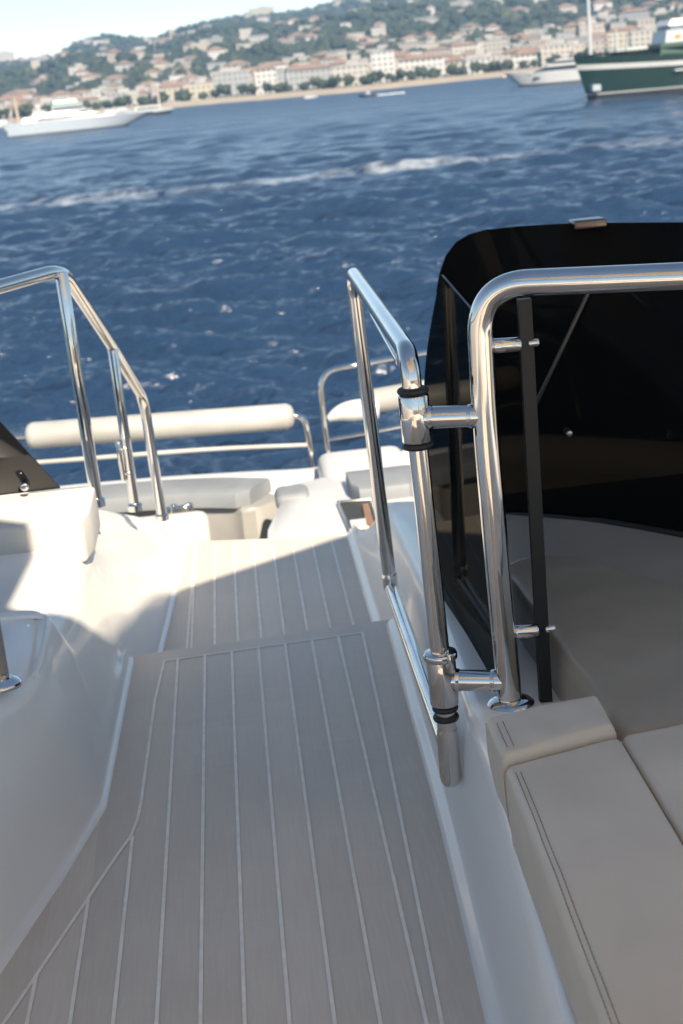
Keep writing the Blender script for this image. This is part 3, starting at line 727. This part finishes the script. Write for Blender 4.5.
    for sc_, st, di, dt in ((.12, 1, 3.0, 8), (.9, .9, .20, 7), (5, .6, .025, 4)):
        n = nt.nodes.new('ShaderNodeTexNoise'); n.inputs['Scale'].default_value = sc_; n.inputs['Detail'].default_value = dt
        mp = nt.nodes.new('ShaderNodeMapping'); mp.inputs['Rotation'].default_value = (0, 0, .4); mp.inputs['Scale'].default_value = (.6, 1.25, 1)
        nt.links.new(geo.outputs['Position'], mp.inputs['Vector']); nt.links.new(mp.outputs[0], n.inputs['Vector'])
        bp = nt.nodes.new('ShaderNodeBump'); bp.inputs['Strength'].default_value = st; bp.inputs['Distance'].default_value = di
        nt.links.new(n.outputs['Fac'], bp.inputs['Height'])
        if prev: nt.links.new(prev, bp.inputs['Normal'])
        prev = bp.outputs['Normal']
    nt.links.new(prev, b.inputs['Normal'])
    me.materials.append(m); o = bpy.data.objects.new('sea', me); COL.objects.link(o); tag(o, kind='structure')
make_sea()

# ================================================================== LAND
shore_px = [(-500, 176), (-200, 145), (0, 125), (100, 115), (200, 105), (341, 93.5), (480, 79), (600, 67), (683, 58.5), (900, 38), (1200, 10)]
sh = [P(a, b_, z=WZ) for a, b_ in shore_px]
sh_az = [math.atan2(p.x, p.y) for p in sh]; sh_r = [math.hypot(p.x, p.y) for p in sh]
ridge_px = [(-500, 120), (-200, 90), (-60, 72), (0, 67), (40, 67), (62, 63), (82, 50), (100, 45), (125, 45), (160, 47), (178, 43), (205, 33), (250, 24), (300, 20), (330, 13), (350, 6), (385, 0), (430, -8), (520, -22), (683, -40), (900, -60), (1300, -60)]
RR = 1900.
rg_az = [azr(a) for a, _ in ridge_px]; rg_h = [1.2 + RR*((70-.098*(a-CX))-b_)*math.cos(ROLL)/F/1.0 for a, b_ in ridge_px]
def r0(a): return interp(a, sh_az, sh_r)
def fbm(x, y):
    v = 0
    for i, (f_, am) in enumerate(((.0021, 1), (.0047, .55), (.0098, .3), (.021, .16), (.047, .08))):
        v += am*math.sin(x*f_*6.28+i*1.7+1.3*math.sin(y*f_*5+i))*math.sin(y*f_*6.28*.8+i*2.3+1.1*math.sin(x*f_*4))
    return v
def hgt(a, r):
    s = r - r0(a); R1 = RR - r0(a); k = s/R1
    Hr = interp(a, rg_az, rg_h) - (WZ+1.5)
    if k < .12: f_ = .03*k/.12
    elif k < 1: q = (k-.12)/.88; f_ = .03 + .97*(q**.85)*(1-.12*math.sin(q*math.pi))
    else: f_ = 1 - .25*min(1, (k-1)*2)
    x, y = math.sin(a)*r, math.cos(a)*r
    n = fbm(x, y)*9*min(1, max(0, k-.08)*3)*(1 if k < .8 else max(.15, (1-k)*5))
    return WZ + 1.5 + Hr*f_ + n
def land(bm):
    azs = np.linspace(sh_az[0], sh_az[-1], 220); ks = list(np.linspace(0, 1, 60)) + [1.1, 1.3, 1.6]
    secs = [[(math.sin(a)*(r0(a)+14+k*(RR-r0(a)-14)), math.cos(a)*(r0(a)+14+k*(RR-r0(a)-14)), hgt(a, r0(a)+14+k*(RR-r0(a)-14)) if k > 0 else WZ-.5) for k in ks] for a in azs]
    loft(bm, secs)
m, nt, b = mat('hillside'); noise_col(nt, b, (.025,.035,.017), (.065,.062,.04), .02, 8, .4, .62); b.inputs['Roughness'].default_value = .95
one('hills', land, m, kind='structure')
m, nt, b = mat('sand'); noise_col(nt, b, (.27,.22,.17), (.34,.28,.22), .08); b.inputs['Roughness'].default_value = .9
def beach(bm):
    azs = np.linspace(sh_az[0], sh_az[-1], 160)
    loft(bm, [[(math.sin(a)*(r0(a)+d), math.cos(a)*(r0(a)+d), WZ+z) for d, z in ((-6, -.6), (-1, .12), (8, .8), (20, 2.0))] for a in azs])
one('beach', beach, m, kind='structure')

def wallmat(name, c, win=(.10,.11,.13)):
    """facade colour with rows of window openings"""
    m, nt, b = mat(name); tc = nt.nodes.new('ShaderNodeTexCoord')
    br = nt.nodes.new('ShaderNodeTexBrick'); mp = nt.nodes.new('ShaderNodeMapping'); mp.inputs['Rotation'].default_value = (math.pi/2, 0, 0)
    sx = nt.nodes.new('ShaderNodeSeparateXYZ'); cb = nt.nodes.new('ShaderNodeCombineXYZ'); ad = nt.nodes.new('ShaderNodeMath')
    nt.links.new(tc.outputs['Object'], sx.inputs[0]); nt.links.new(sx.outputs['X'], ad.inputs[0]); nt.links.new(sx.outputs['Y'], ad.inputs[1])
    nt.links.new(ad.outputs[0], cb.inputs['X']); nt.links.new(sx.outputs['Z'], cb.inputs['Y']); nt.links.new(cb.outputs[0], br.inputs['Vector'])
    br.offset = 0; br.inputs['Scale'].default_value = 1; br.inputs['Brick Width'].default_value = 2.4; br.inputs['Row Height'].default_value = 2.3
    br.inputs['Mortar Size'].default_value = .62; br.inputs['Mortar Smooth'].default_value = 0
    br.inputs['Color1'].default_value = (*win, 1); br.inputs['Color2'].default_value = (*[v*1.6 for v in win], 1); br.inputs['Mortar'].default_value = (*c, 1)
    nt.links.new(br.outputs['Color'], b.inputs['Base Color']); b.inputs['Roughness'].default_value = .8
    return m
WM = [('white', wallmat('white_render', (.44,.43,.42))), ('cream', wallmat('cream_render', (.38,.35,.31))), ('pale pink', wallmat('pink_render', (.34,.29,.26))), ('light grey', wallmat('grey_render', (.27,.275,.28))), ('pale yellow', wallmat('yellow_render', (.38,.34,.27)))]
ROOF = simple('terracotta', (.20,.135,.105), .85, scale=.5); FLAT = simple('flat_roof', (.30,.29,.28), .85, scale=.3)
def building(name, x, y, z, w, d, h_, rot, wm, hip, label, cat, group=None, simple_=False):
    c_, s_ = math.cos(rot), math.sin(rot)
    o = empty(name, (x, y, z), label, cat, group); o.rotation_euler = (0, 0, rot)
    def put(nm, build, mt):
        bm = bmesh.new(); build(bm); ob = link(nm, bm, mt, None, smooth=False); ob.parent = o; return ob
    put('wall', lambda bm: box(bm, -w/2, w/2, -d/2, d/2, -3, h_), wm)
    def rf(bm):
        if hip:
            e = .5; vs = [bm.verts.new(p) for p in ((-w/2-e, -d/2-e, h_+.01), (w/2+e, -d/2-e, h_+.01), (w/2+e, d/2+e, h_+.01), (-w/2-e, d/2+e, h_+.01), (-w/2+d/2, 0, h_+d*.22), (w/2-d/2, 0, h_+d*.22))]
            if w <= d: vs[4].co.x = -.3; vs[5].co.x = .3
            for q in ((0,1,5,4), (1,2,5), (2,3,4,5), (3,0,4), (3,2,1,0)): bm.faces.new([vs[i] for i in q])
        else:
            box(bm, -w/2-.2, w/2+.2, -d/2-.2, d/2+.2, h_+.01, h_+.5)
            if w > 12: box(bm, -w*.1, w*.25, -d*.2, d*.3, h_+.52, h_+2.2)
    put('roof', rf, ROOF if hip else FLAT)
    return o
def face(a): return -a
ordw = ['leftmost','second','third','fourth','fifth','sixth','seventh','eighth','ninth','tenth','eleventh','twelfth','thirteenth','fourteenth','fifteenth','sixteenth','seventeenth','eighteenth','nineteenth','twentieth','twenty-first','twenty-second','twenty-third','twenty-fourth','twenty-fifth','twenty-sixth','twenty-seventh','twenty-eighth','twenty-ninth','thirtieth']
px = -35; k = 0
occupied = []
while px < 715 and k < 30:
    w = random.uniform(9, 20); a = azr(px); r = r0(a)+random.uniform(34, 52)
    wpx = w*F/r
    big = 1 if 200 < px < 420 or px > 520 else 0
    h_ = random.uniform(6.0, 10) + (random.uniform(0, 5.5) if big else 0)
    if px < 130: h_ = random.uniform(4, 7)
    x, y = math.sin(azr(px+wpx/2))*r, math.cos(azr(px+wpx/2))*r; ci = random.choice([0, 0, 1, 1, 2, 3, 0, 4])
    hip = random.random() < .35
    building('apartment_building', x, y, WZ+1.5, w, random.uniform(8, 12), h_, face(azr(px)), WM[ci][1], hip,
             '%s waterfront building with %s roof, %s from the left along the beach' % (WM[ci][0], 'tiled' if hip else 'flat', ordw[k]), 'building', 'waterfront buildings along the beach')
    px += wpx + random.choice([1, 1, 2, 5, 12]); k += 1
# rows behind, climbing the slope
for row, (s0, n, hh) in enumerate(((80, 36, 8.5), (125, 34, 8.5), (180, 32, 7.5), (250, 26, 6))):
    for i in range(n):
        px = -30 + 760*(i+random.random()*.8)/n; a = azr(px); r = r0(a)+s0+random.uniform(-15, 15)
        w = random.uniform(8, 17); h_ = random.uniform(.65, 1.15)*hh*(.75 if px < 150 else 1)
        if 470 < px < 700 and random.random() < .3: h_ *= 1.25
        ci = random.choice([0, 0, 1, 2, 3, 4, 1]); hip = random.random() < .4
        x, y = math.sin(a)*r, math.cos(a)*r
        building('town_house', x, y, hgt(a, r)-.5, w, random.uniform(7, 12), h_, face(a)+random.uniform(-.3, .3), WM[ci][1], hip,
                 '%s town building with %s roof packed behind the waterfront' % (WM[ci][0], 'terracotta' if hip else 'flat grey'), 'building', 'town buildings behind the waterfront')
# villas on the hillside
for i in range(285):
    px = random.uniform(-20, 705); a = azr(px); kk = random.random()**1.25*.86+.13; r = r0(a)+kk*(RR-r0(a))
    w = random.uniform(6, 14); h_ = random.uniform(3.5, 6.5); ci = random.choice([0, 1, 1, 2, 4, 0]); hip = random.random() < .5
    x, y = math.sin(a)*r, math.cos(a)*r
    building('villa', x, y, hgt(a, r), w, random.uniform(8, 12), h_, face(a)+random.uniform(-.6, .6), WM[ci][1], hip,
             '%s villa with %s roof among trees on the hillside' % (WM[ci][0], 'terracotta' if hip else 'flat'), 'villa', 'villas scattered over the hillside')
# landmark on the ridge
a = azr(268); r = RR*.985
building('hilltop_building', math.sin(a)*r, math.cos(a)*r, hgt(a, r), 30, 12, 10, face(a), WM[4][1], False, 'pale yellow building standing alone on the ridge against the sky', 'building')
a = azr(10); r = RR*.98
building('hilltop_building', math.sin(a)*r, math.cos(a)*r, hgt(a, r), 26, 12, 12, face(a), WM[1][1], False, 'cream building low on the ridge at the far left', 'building')

# the wood on the hills: leaf clumps, one stuff object
def clump_verts():
    bm = bmesh.new(); bmesh.ops.create_icosphere(bm, subdivisions=1, radius=1); bm.verts.ensure_lookup_table()
    v = np.array([x.co[:] for x in bm.verts]); f_ = np.array([[x.index for x in fc.verts] for fc in bm.faces]); bm.free(); return v, f_
CV, CF = clump_verts()
def tri_mesh(name, V, T, MI, mats):
    me = bpy.data.meshes.new(name); me.vertices.add(len(V)); me.vertices.foreach_set('co', V.astype(np.float32).ravel())
    me.loops.add(T.size); me.loops.foreach_set('vertex_index', T.astype(np.int32).ravel())
    me.polygons.add(len(T)); me.polygons.foreach_set('loop_start', (np.arange(len(T))*3).astype(np.int32)); me.polygons.foreach_set('loop_total', np.full(len(T), 3, np.int32))
    me.polygons.foreach_set('material_index', MI.astype(np.int32)); me.update(); me.validate()
    for mm in mats: me.materials.append(mm)
    o = bpy.data.objects.new(name, me); COL.objects.link(o); return o
G = []
for i, c in enumerate(((.013,.024,.012), (.022,.036,.016), (.038,.050,.024), (.055,.058,.036))):
    m, nt, b = mat('foliage_%s' % 'abcd'[i]); noise_col(nt, b, tuple(v*.7 for v in c), tuple(v*1.3 for v in c), .4); b.inputs['Roughness'].default_value = .85; G.append(m)
Vs, Ts, Ms = [], [], []; n0 = 0
for i in range(26000):
    px = random.uniform(-60, 740); a = azr(px); kk = random.random()**.9*.97+.045; r = r0(a)+kk*(RR-r0(a))
    x, y = math.sin(a)*r, math.cos(a)*r; s = random.uniform(1.5, 4.2)*(1 if kk > .15 else .75)
    if fbm(x*3, y*3) < -.25 and random.random() < .75: continue
    v = CV*(1+.33*rng.randn(len(CV), 1))*np.array([s, s, s*random.uniform(.6, 1.0)]) + np.array([x, y, hgt(a, r)+s*.5])
    Vs.append(v); Ts.append(CF+n0); Ms.append(np.full(len(CF), min(3, int(abs(rng.randn())*1.3)))); n0 += len(CV)
o = tri_mesh('wood', np.concatenate(Vs), np.concatenate(Ts), np.concatenate(Ms), G); tag(o, 'dark green wood covering the hills behind the town', 'wood', kind='stuff')
# waterfront trees
TR = simple('bark', (.10,.07,.05), .9)
def tree(px, off, hgt_, wid):
    a = azr(px); r = r0(a)+off; x, y = math.sin(a)*r, math.cos(a)*r; z = WZ+1.6
    t = empty('promenade_tree', (x, y, z), 'small dark green tree on the promenade in front of the waterfront buildings', 'tree', 'promenade trees along the beach')
    V, T, MI = [], [], []; n0 = 0
    for i in range(16):
        s = wid*random.uniform(.16, .32); th = random.random()*6.28; rr_ = wid*.42*math.sqrt(random.random())
        c = np.array([math.cos(th)*rr_, math.sin(th)*rr_, hgt_*random.uniform(.45, .95)])
        V.append(CV*(1+.2*rng.randn(len(CV), 1))*s + c); T.append(CF+n0); MI.append(np.full(len(CF), random.choice([0, 1, 1, 2]))); n0 += len(CV)
    o = tri_mesh('crown', np.concatenate(V), np.concatenate(T), np.concatenate(MI), G); o.parent = t
    bm = bmesh.new(); tube(bm, [(0,0,-.5), (.1,0,hgt_*.3), (0,.1,hgt_*.6)], [.25,.2,.12], 8); tk = link('trunk', bm, TR); tk.parent = t
for i in range(60):
    px = -20+740*i/60+random.uniform(-5, 5); tree(px, random.uniform(22, 30), random.uniform(3, 5.2), random.uniform(3.5, 6.5))

# ================================================================== BOATS
def hull_mesh(bm, L, B, Hb, Hs, rake=.12, bands=None, draft=.6, sternr=0, n=24, flare=.25):
    """bow at +x, waterline z=0; bands: list of (fraction of height, material index)"""
    bands = bands or [(0, 0), (1, 0)]
    secs = []
    for i in range(n+1):
        u = i/n; half = B/2*min(1, (max(0.0, 1-u)/.42))**.62 if u > .58 else B/2*(.92+.08*min(1, u/.3))
        half = max(half, .02); H = Hs + (Hb-Hs)*max(0, (u-.25)/.75)**1.6
        row = []
        prof = [-draft] + [H*f_ for f_, _ in bands]
        for z in prof:
            k = (z/H if z > 0 else 0); x = -L/2 + u*L - (1-max(0, k))*rake*L*max(0, (u-.5)/.5)**1.5
            w = half*(1-flare*(1-k)*(max(0, (u-.3)/.7))) if z >= 0 else half*.75*(1-flare)
            row.append((x, w, z))
        secs.append(row)
    rows = [[bm.verts.new(p) for p in s] for s in secs]; rowm = [[bm.verts.new((p[0], -p[1], p[2])) for p in s] for s in secs]
    for i in range(n):
        for k in range(len(rows[0])-1):
            mi = bands[max(0, k-1)][1] if k > 0 else bands[0][1]
            for R__ in (rows, rowm): bm.faces.new([R__[i][k], R__[i+1][k], R__[i+1][k+1], R__[i][k+1]]).material_index = mi
        bm.faces.new([rows[i][-1], rows[i+1][-1], rowm[i+1][-1], rowm[i][-1]]).material_index = bands[-1][1]
    for k in range(len(rows[0])-1):
        for e in (0, n): bm.faces.new([rows[e][k], rows[e][k+1], rowm[e][k+1], rowm[e][k]]).material_index = 0
def boat(name, px, py, rot, label, cat):
    p = P(px, py, z=WZ); o = empty(name, (p.x, p.y, WZ), label, cat); o.rotation_euler = (0, 0, rot); return o
def part(nm, build, mt, o, **k):
    bm = bmesh.new(); build(bm); ob = link(nm, bm, mt, None, **k); ob.parent = o; return ob
def housing(bm, x0, x1, w, z0, z1, f0=.25, f1=.1, tw=.85, mi=0, bev=0):
    """deckhouse tapered fore and aft: f0 slope at the bow side, f1 at the stern side"""
    h_ = z1-z0; b0 = [(x0, -w/2), (x1, -w/2), (x1, w/2), (x0, w/2)]; t1 = [(x0+f1*h_, -w/2*tw), (x1-f0*h_, -w/2*tw), (x1-f0*h_, w/2*tw), (x0+f1*h_, w/2*tw)]
    a = [bm.verts.new((p[0], p[1], z0)) for p in b0]; c = [bm.verts.new((p[0], p[1], z1)) for p in t1]
    fs = [bm.faces.new(a), bm.faces.new(c)] + [bm.faces.new([a[i], a[(i+1) % 4], c[(i+1) % 4], c[i]]) for i in range(4)]
    for f_ in fs: f_.material_index = mi
WP = simple('white_paint', (.40,.41,.42), .3); GL = simple('dark_glazing', (.02,.025,.03), .1); GRN = simple('green_hull_paint', (.006,.024,.019), .3, var=.08)
DG = simple('deck_green', (.02,.06,.042), .5); SILV = simple('silver_paint', (.30,.34,.39), .3); AWN = simple('green_awning', (.10,.26,.20), .7); OR_ = simple('orange_trim', (.55,.22,.06), .5); ANT = simple('antifoul_black', (.02,.02,.025), .5)
ha = lambda px: -azr(px)        # rotation that lays +x across the view at this column
# left silver motor yacht, bow to the right
o = boat('motor_yacht', 83, 130, ha(83)+.06, 'sleek low silver motor yacht with sharp bow pointing right, farthest left', 'yacht')
part('hull', lambda bm: hull_mesh(bm, 40, 7.5, 3.0, 3.4, .20, [(0, 1), (.10, 0), (.8, 0), (1, 0)]), [SILV, ANT], o)
part('superstructure', lambda bm: (housing(bm, -16, 9, 6, 3.3, 4.5, 5.0, .5), housing(bm, -13, 0, 4.6, 4.52, 5.4, 3.6, .6)), WP, o, smooth=False)
part('window', lambda bm: housing(bm, -12, 7.6, 6.1, 3.55, 4.2, 5.0, .5, .93), GL, o, smooth=False)
part('window', lambda bm: housing(bm, -11, -.8, 4.7, 4.7, 5.15, 3.6, .5, .93), GL, o, smooth=False)
part('radar_arch', lambda bm: (box(bm, -11, -9, -2, 2, 5.9, 6.1), box(bm, -10.8, -9.6, -2, -1.6, 5.3, 5.95), box(bm, -10.8, -9.6, 1.6, 2, 5.3, 5.95)), WP, o, smooth=False)
# larger white yacht behind with green awning
o = boat('motor_yacht', 72, 121, ha(72)+.02, 'tall white yacht with a pale green band, moored behind the sleek silver yacht', 'yacht')
part('hull', lambda bm: hull_mesh(bm, 17, 6, 4.2, 3.6, .12, [(0, 1), (.08, 0), (1, 0)]), [WP, ANT], o)
part('superstructure', lambda bm: (housing(bm, -7, 6, 5.6, 3.7, 6.2, .6, .1), housing(bm, -6, 3, 5, 6.9, 8.0, .6, .1)), WP, o, smooth=False)
part('awning', lambda bm: housing(bm, -7, 5, 5.4, 6.21, 6.89, .3, .0), AWN, o, smooth=False)
part('window', lambda bm: housing(bm, -6.4, 5.3, 5.66, 4.6, 5.4, .6, .1, .97), GL, o, smooth=False)
# small yacht with a mast
o = boat('motor_yacht', 152, 115.5, ha(152)+.05, 'small white boat with dark hull and a single mast, just right of the silver yacht', 'boat')
part('hull', lambda bm: hull_mesh(bm, 17, 4, 2.4, 1.9, .12, [(0, 1), (.55, 0), (1, 0)]), [WP, ANT], o)
part('cabin', lambda bm: housing(bm, -6, 4, 3, 2.0, 3.3, 1.2, .3), WP, o, smooth=False)
part('window', lambda bm: housing(bm, -5, 3, 3.05, 2.3, 2.8, 1.2, .3, .95), GL, o, smooth=False)
part('mast', lambda bm: tube(bm, [(3.0,0,2), (3.0,0,10.5)], [.42,.32], 10), simple('cream_mast', (.42,.38,.33), .5), o)
# sail boat with furled sail at the left edge
o = boat('sailing_boat', 20, 129, ha(20), 'sailing boat with thick furled ochre sail at the far left edge', 'boat')
part('hull', lambda bm: hull_mesh(bm, 10, 3, 1.4, 1.1, .12, [(0, 0), (1, 0)]), WP, o)
part('furled_sail', lambda bm: tube(bm, [(0,0,1), (-.3,0,6), (-.5,0,10.5)], [.55,.5,.35], 10), simple('ochre_sail', (.40,.32,.25), .8), o)
# rows of small moored boats at far left
for i, (px, py) in enumerate(((4, 127), (40, 121), (112, 116.5), (124, 114))):
    o = boat('moored_boat', px, py, ha(px)+random.uniform(-.3, .3), ['white boat cut by the left edge of the photo', 'white cabin boat seen above the stern of the silver yacht', 'white cabin boat behind the silver yacht bow', 'white cabin boat between the silver yacht and the masted boat'][i], 'boat')
    part('hull', lambda bm: hull_mesh(bm, 9, 3, 1.6, 1.3, .12, [(0, 0), (1, 0)]), WP, o)
    part('cabin', lambda bm: housing(bm, -3, 2, 2.3, 1.3, 2.9, .7, .2), WP, o, smooth=False)
# white motor yacht, bow left, behind green ship
o = boat('motor_yacht', 553, 83.5, ha(553)+math.pi-.10, 'white flybridge motor yacht with bow to the left, partly behind the green ship', 'yacht')
part('hull', lambda bm: hull_mesh(bm, 27, 6, 3.9, 3.0, .16, [(0, 1), (.12, 0), (1, 0)]), [WP, ANT], o)
part('superstructure', lambda bm: (housing(bm, -11, 6.5, 5, 3.1, 4.9, 3.2, .3), housing(bm, -9, 1.5, 4.2, 4.92, 6.2, 2.4, .5)), WP, o, smooth=False)
part('window', lambda bm: (housing(bm, -9.5, 5.0, 5.2, 3.5, 4.5, 3.2, .3, .93), housing(bm, -8.4, .6, 4.3, 5.2, 5.8, 2.4, .5, .95)), GL, o, smooth=False)
part('hull_window', lambda bm: box(bm, -8, 5, -2.62, 2.62, 1.5, 2.1), GL, o, smooth=False)
part('radar_mast', lambda bm: (tube(bm, [(-5,0,6), (-5.6,0,8.4)], [.25,.12], 8), box(bm, -6.2, -4.6, -.9, .9, 7.3, 7.5)), ANT, o, smooth=False)
part('anchor', lambda bm: tube(bm, [(12.6,0,3.2), (13.4,0,2.9)], [.3,.3], 8), simple('anchor_glint', (.75,.6,.42), .3), o)
# green ship
d0 = 9*F/52.0
o = boat('expedition_ship', 583, 101, 0, 'dark green steel ship with white band, white masts and bridge, bow pointing left', 'ship')
bowrot = ha(583)+math.pi+.28
LS = 44
o.rotation_euler = (0, 0, bowrot)
# move the origin amidships so that the stem stands at the bow pixel
bx = P(583, 101.5, z=WZ); dirx = Vector((math.cos(bowrot), math.sin(bowrot), 0)); o.location = Vector((bx.x, bx.y, WZ)) - dirx*(LS/2*.94)
part('hull', lambda bm: hull_mesh(bm, LS, 9.5, 7.4, 5.9, .05, [(0, 1), (.10, 0), (.13, 2), (.16, 0), (.70, 2), (.82, 0), (1, 0)][:], draft=1, flare=.35), [GRN, ANT, WP], o)
part('bulwark_cap', lambda bm: hull_mesh(bm, LS*1.005, 9.7, .25, .25, .0, [(0, 0), (1, 0)], draft=0), DG, o).location = (0, 0, 7.3)
part('foremast', lambda bm: tube(bm, [(19.0,0,6), (19.0,0,16.8)], [.36,.26], 12), WP, o)
part('mast', lambda bm: tube(bm, [(14.4,0,6), (14.4,0,11.2)], [.2,.14], 10), WP, o)
part('derrick', lambda bm: tube(bm, [(12.9,0,6.2), (12.5,0.5,10)], [.25,.2], 8), WP, o)
part('tender', lambda bm: hull_mesh(bm, 7, 2.2, 1.6, 1.2, .1, [(0, 0), (1, 0)], draft=.2), WP, o).location = (12.5, -1, 6.9)
part('lower_house', lambda bm: housing(bm, -8, 8.2, 8, 6.2, 8.2, .1, .1, .96), DG, o, smooth=False)
part('bridge_house', lambda bm: housing(bm, -7, 7.2, 7.4, 8.22, 10.2, .2, .1, .95), WP, o, smooth=False)
part('bridge_window', lambda bm: [box(bm, -6+i*1.5, -5+i*1.5, -3.70, 3.70, 8.7, 9.4) for i in range(8)], OR_, o, smooth=False)
part('upper_band', lambda bm: housing(bm, -6, 6.2, 7.2, 10.22, 10.9, .2, .1, .95), simple('navy_band', (.03,.07,.12), .3), o, smooth=False)
part('wheelhouse', lambda bm: housing(bm, -6, 6.6, 7.4, 10.92, 11.9, .8, .1, .9), WP, o, smooth=False)
part('radar_platform', lambda bm: (tube(bm, [(-1,0,11.8), (-1,0,16)], [.3,.2], 8), box(bm, -3, 1, -2, 2, 14, 14.3)), WP, o, smooth=False)
part('rub_rail', lambda bm: box(bm, -8, 6, -4.85, 4.85, 3.6, 3.85), WP, o, smooth=False)
part('anchor_pocket', lambda bm: box(bm, 18.2, 19.6, -2.6, 2.6, 1.6, 2.6), SILV, o, smooth=False)
# small speedboat with wake
o = boat('speedboat', 367, 97, ha(367)+math.pi, 'tiny dark speedboat trailing white wake off the beach', 'speedboat')
part('hull', lambda bm: hull_mesh(bm, 6, 2, 1.0, .8, .15, [(0, 0), (1, 0)], draft=.2), ANT, o)
part('driver_console', lambda bm: housing(bm, -1.2, .6, 1.3, .7, 1.7, .7, .1), SILV, o, smooth=False)
FOAM = simple('foam', (.75,.78,.80), .7)
def wk(bm):
    rs = random.Random(3)
    for i in range(70):
        u = rs.random(); x = -2-u*10; s = rs.uniform(.15, .5); yy = rs.uniform(-1, 1)*(.5+u*1.2)
        v = bmesh.ops.create_icosphere(bm, subdivisions=1, radius=s, matrix=Matrix.Translation((x, yy, .1)))['verts']
        for q in v: q.co.z = .05 + (q.co.z-.1)*.5
p = P(367, 97, z=WZ)
bm = bmesh.new(); wk(bm); wko = link('wake_foam', bm, FOAM); wko.location = (p.x, p.y, WZ+.15); wko.rotation_euler = (0, 0, ha(367)+math.pi); tag(wko, 'white churned foam behind the speedboat', 'foam', kind='stuff')
o = boat('speedboat', 312, 98, ha(312)+.2, 'tiny pale motorboat close under the beach near the middle of the shore', 'speedboat')
part('hull', lambda bm: hull_mesh(bm, 6, 2, 1.1, .9, .15, [(0, 0), (1, 0)], draft=.2), WP, o)

# ================================================================== HAZE
hz = one('haze', lambda bm: box(bm, -3600, 3600, -3600, 3600, WZ-2.5, 330), None, kind='stuff', smooth=False)
hz.data.materials.clear(); m = bpy.data.materials.new('haze'); m.use_nodes = True; nt = m.node_tree; nt.nodes.remove(nt.nodes['Principled BSDF'])
pv = nt.nodes.new('ShaderNodeVolumePrincipled'); pv.inputs['Color'].default_value = (.36,.62,.98,1); pv.inputs['Density'].default_value = .00024; pv.inputs['Anisotropy'].default_value = 0
nt.links.new(pv.outputs[0], nt.nodes['Material Output'].inputs['Volume']); hz.data.materials.append(m)
tag(hz, 'thin pale sea haze over the bay', 'haze')

# ================================================================== LIGHT, SKY, CAMERA
w = bpy.data.worlds.new('World'); S.world = w; w.use_nodes = True; nt = w.node_tree
sky = nt.nodes.new('ShaderNodeTexSky'); sky.sky_type = 'NISHITA'; sky.sun_disc = False; sky.sun_elevation = SUN_EL; sky.sun_rotation = SUN_AZ
sky.altitude = 1500; sky.dust_density = 0; sky.air_density = 1.0; sky.ozone_density = 1.8
bg = nt.nodes['Background']; nt.links.new(sky.outputs[0], bg.inputs[0]); bg.inputs[1].default_value = .087
L = bpy.data.lights.new('sun', 'SUN'); L.energy = 4.9; L.angle = math.radians(.55); L.color = (1, .94, .86)
lo = bpy.data.objects.new('sun', L); COL.objects.link(lo); lo.rotation_euler = (-sd).to_track_quat('-Z', 'Y').to_euler()
cam = bpy.data.cameras.new('camera'); co = bpy.data.objects.new('camera', cam); COL.objects.link(co); S.camera = co
mw = Matrix.Identity(4)
for i in range(3): mw[i][0] = R_[i]; mw[i][1] = U_[i]; mw[i][2] = -W_[i]; mw[i][3] = CAM[i]
co.matrix_world = mw
cam.sensor_fit = 'VERTICAL'; cam.sensor_height = 22.3; cam.lens = 22.3*F/1024; cam.clip_start = .05; cam.clip_end = 20000
cam.dof.use_dof = True; cam.dof.focus_distance = 2.15; cam.dof.aperture_fstop = 5.6
S.view_settings.view_transform = 'Standard'; S.view_settings.look = 'None'; S.view_settings.use_white_balance = True; S.view_settings.white_balance_temperature = 7650; S.view_settings.white_balance_tint = 8; S.view_settings.exposure = 1.23; S.view_settings.gamma = 1
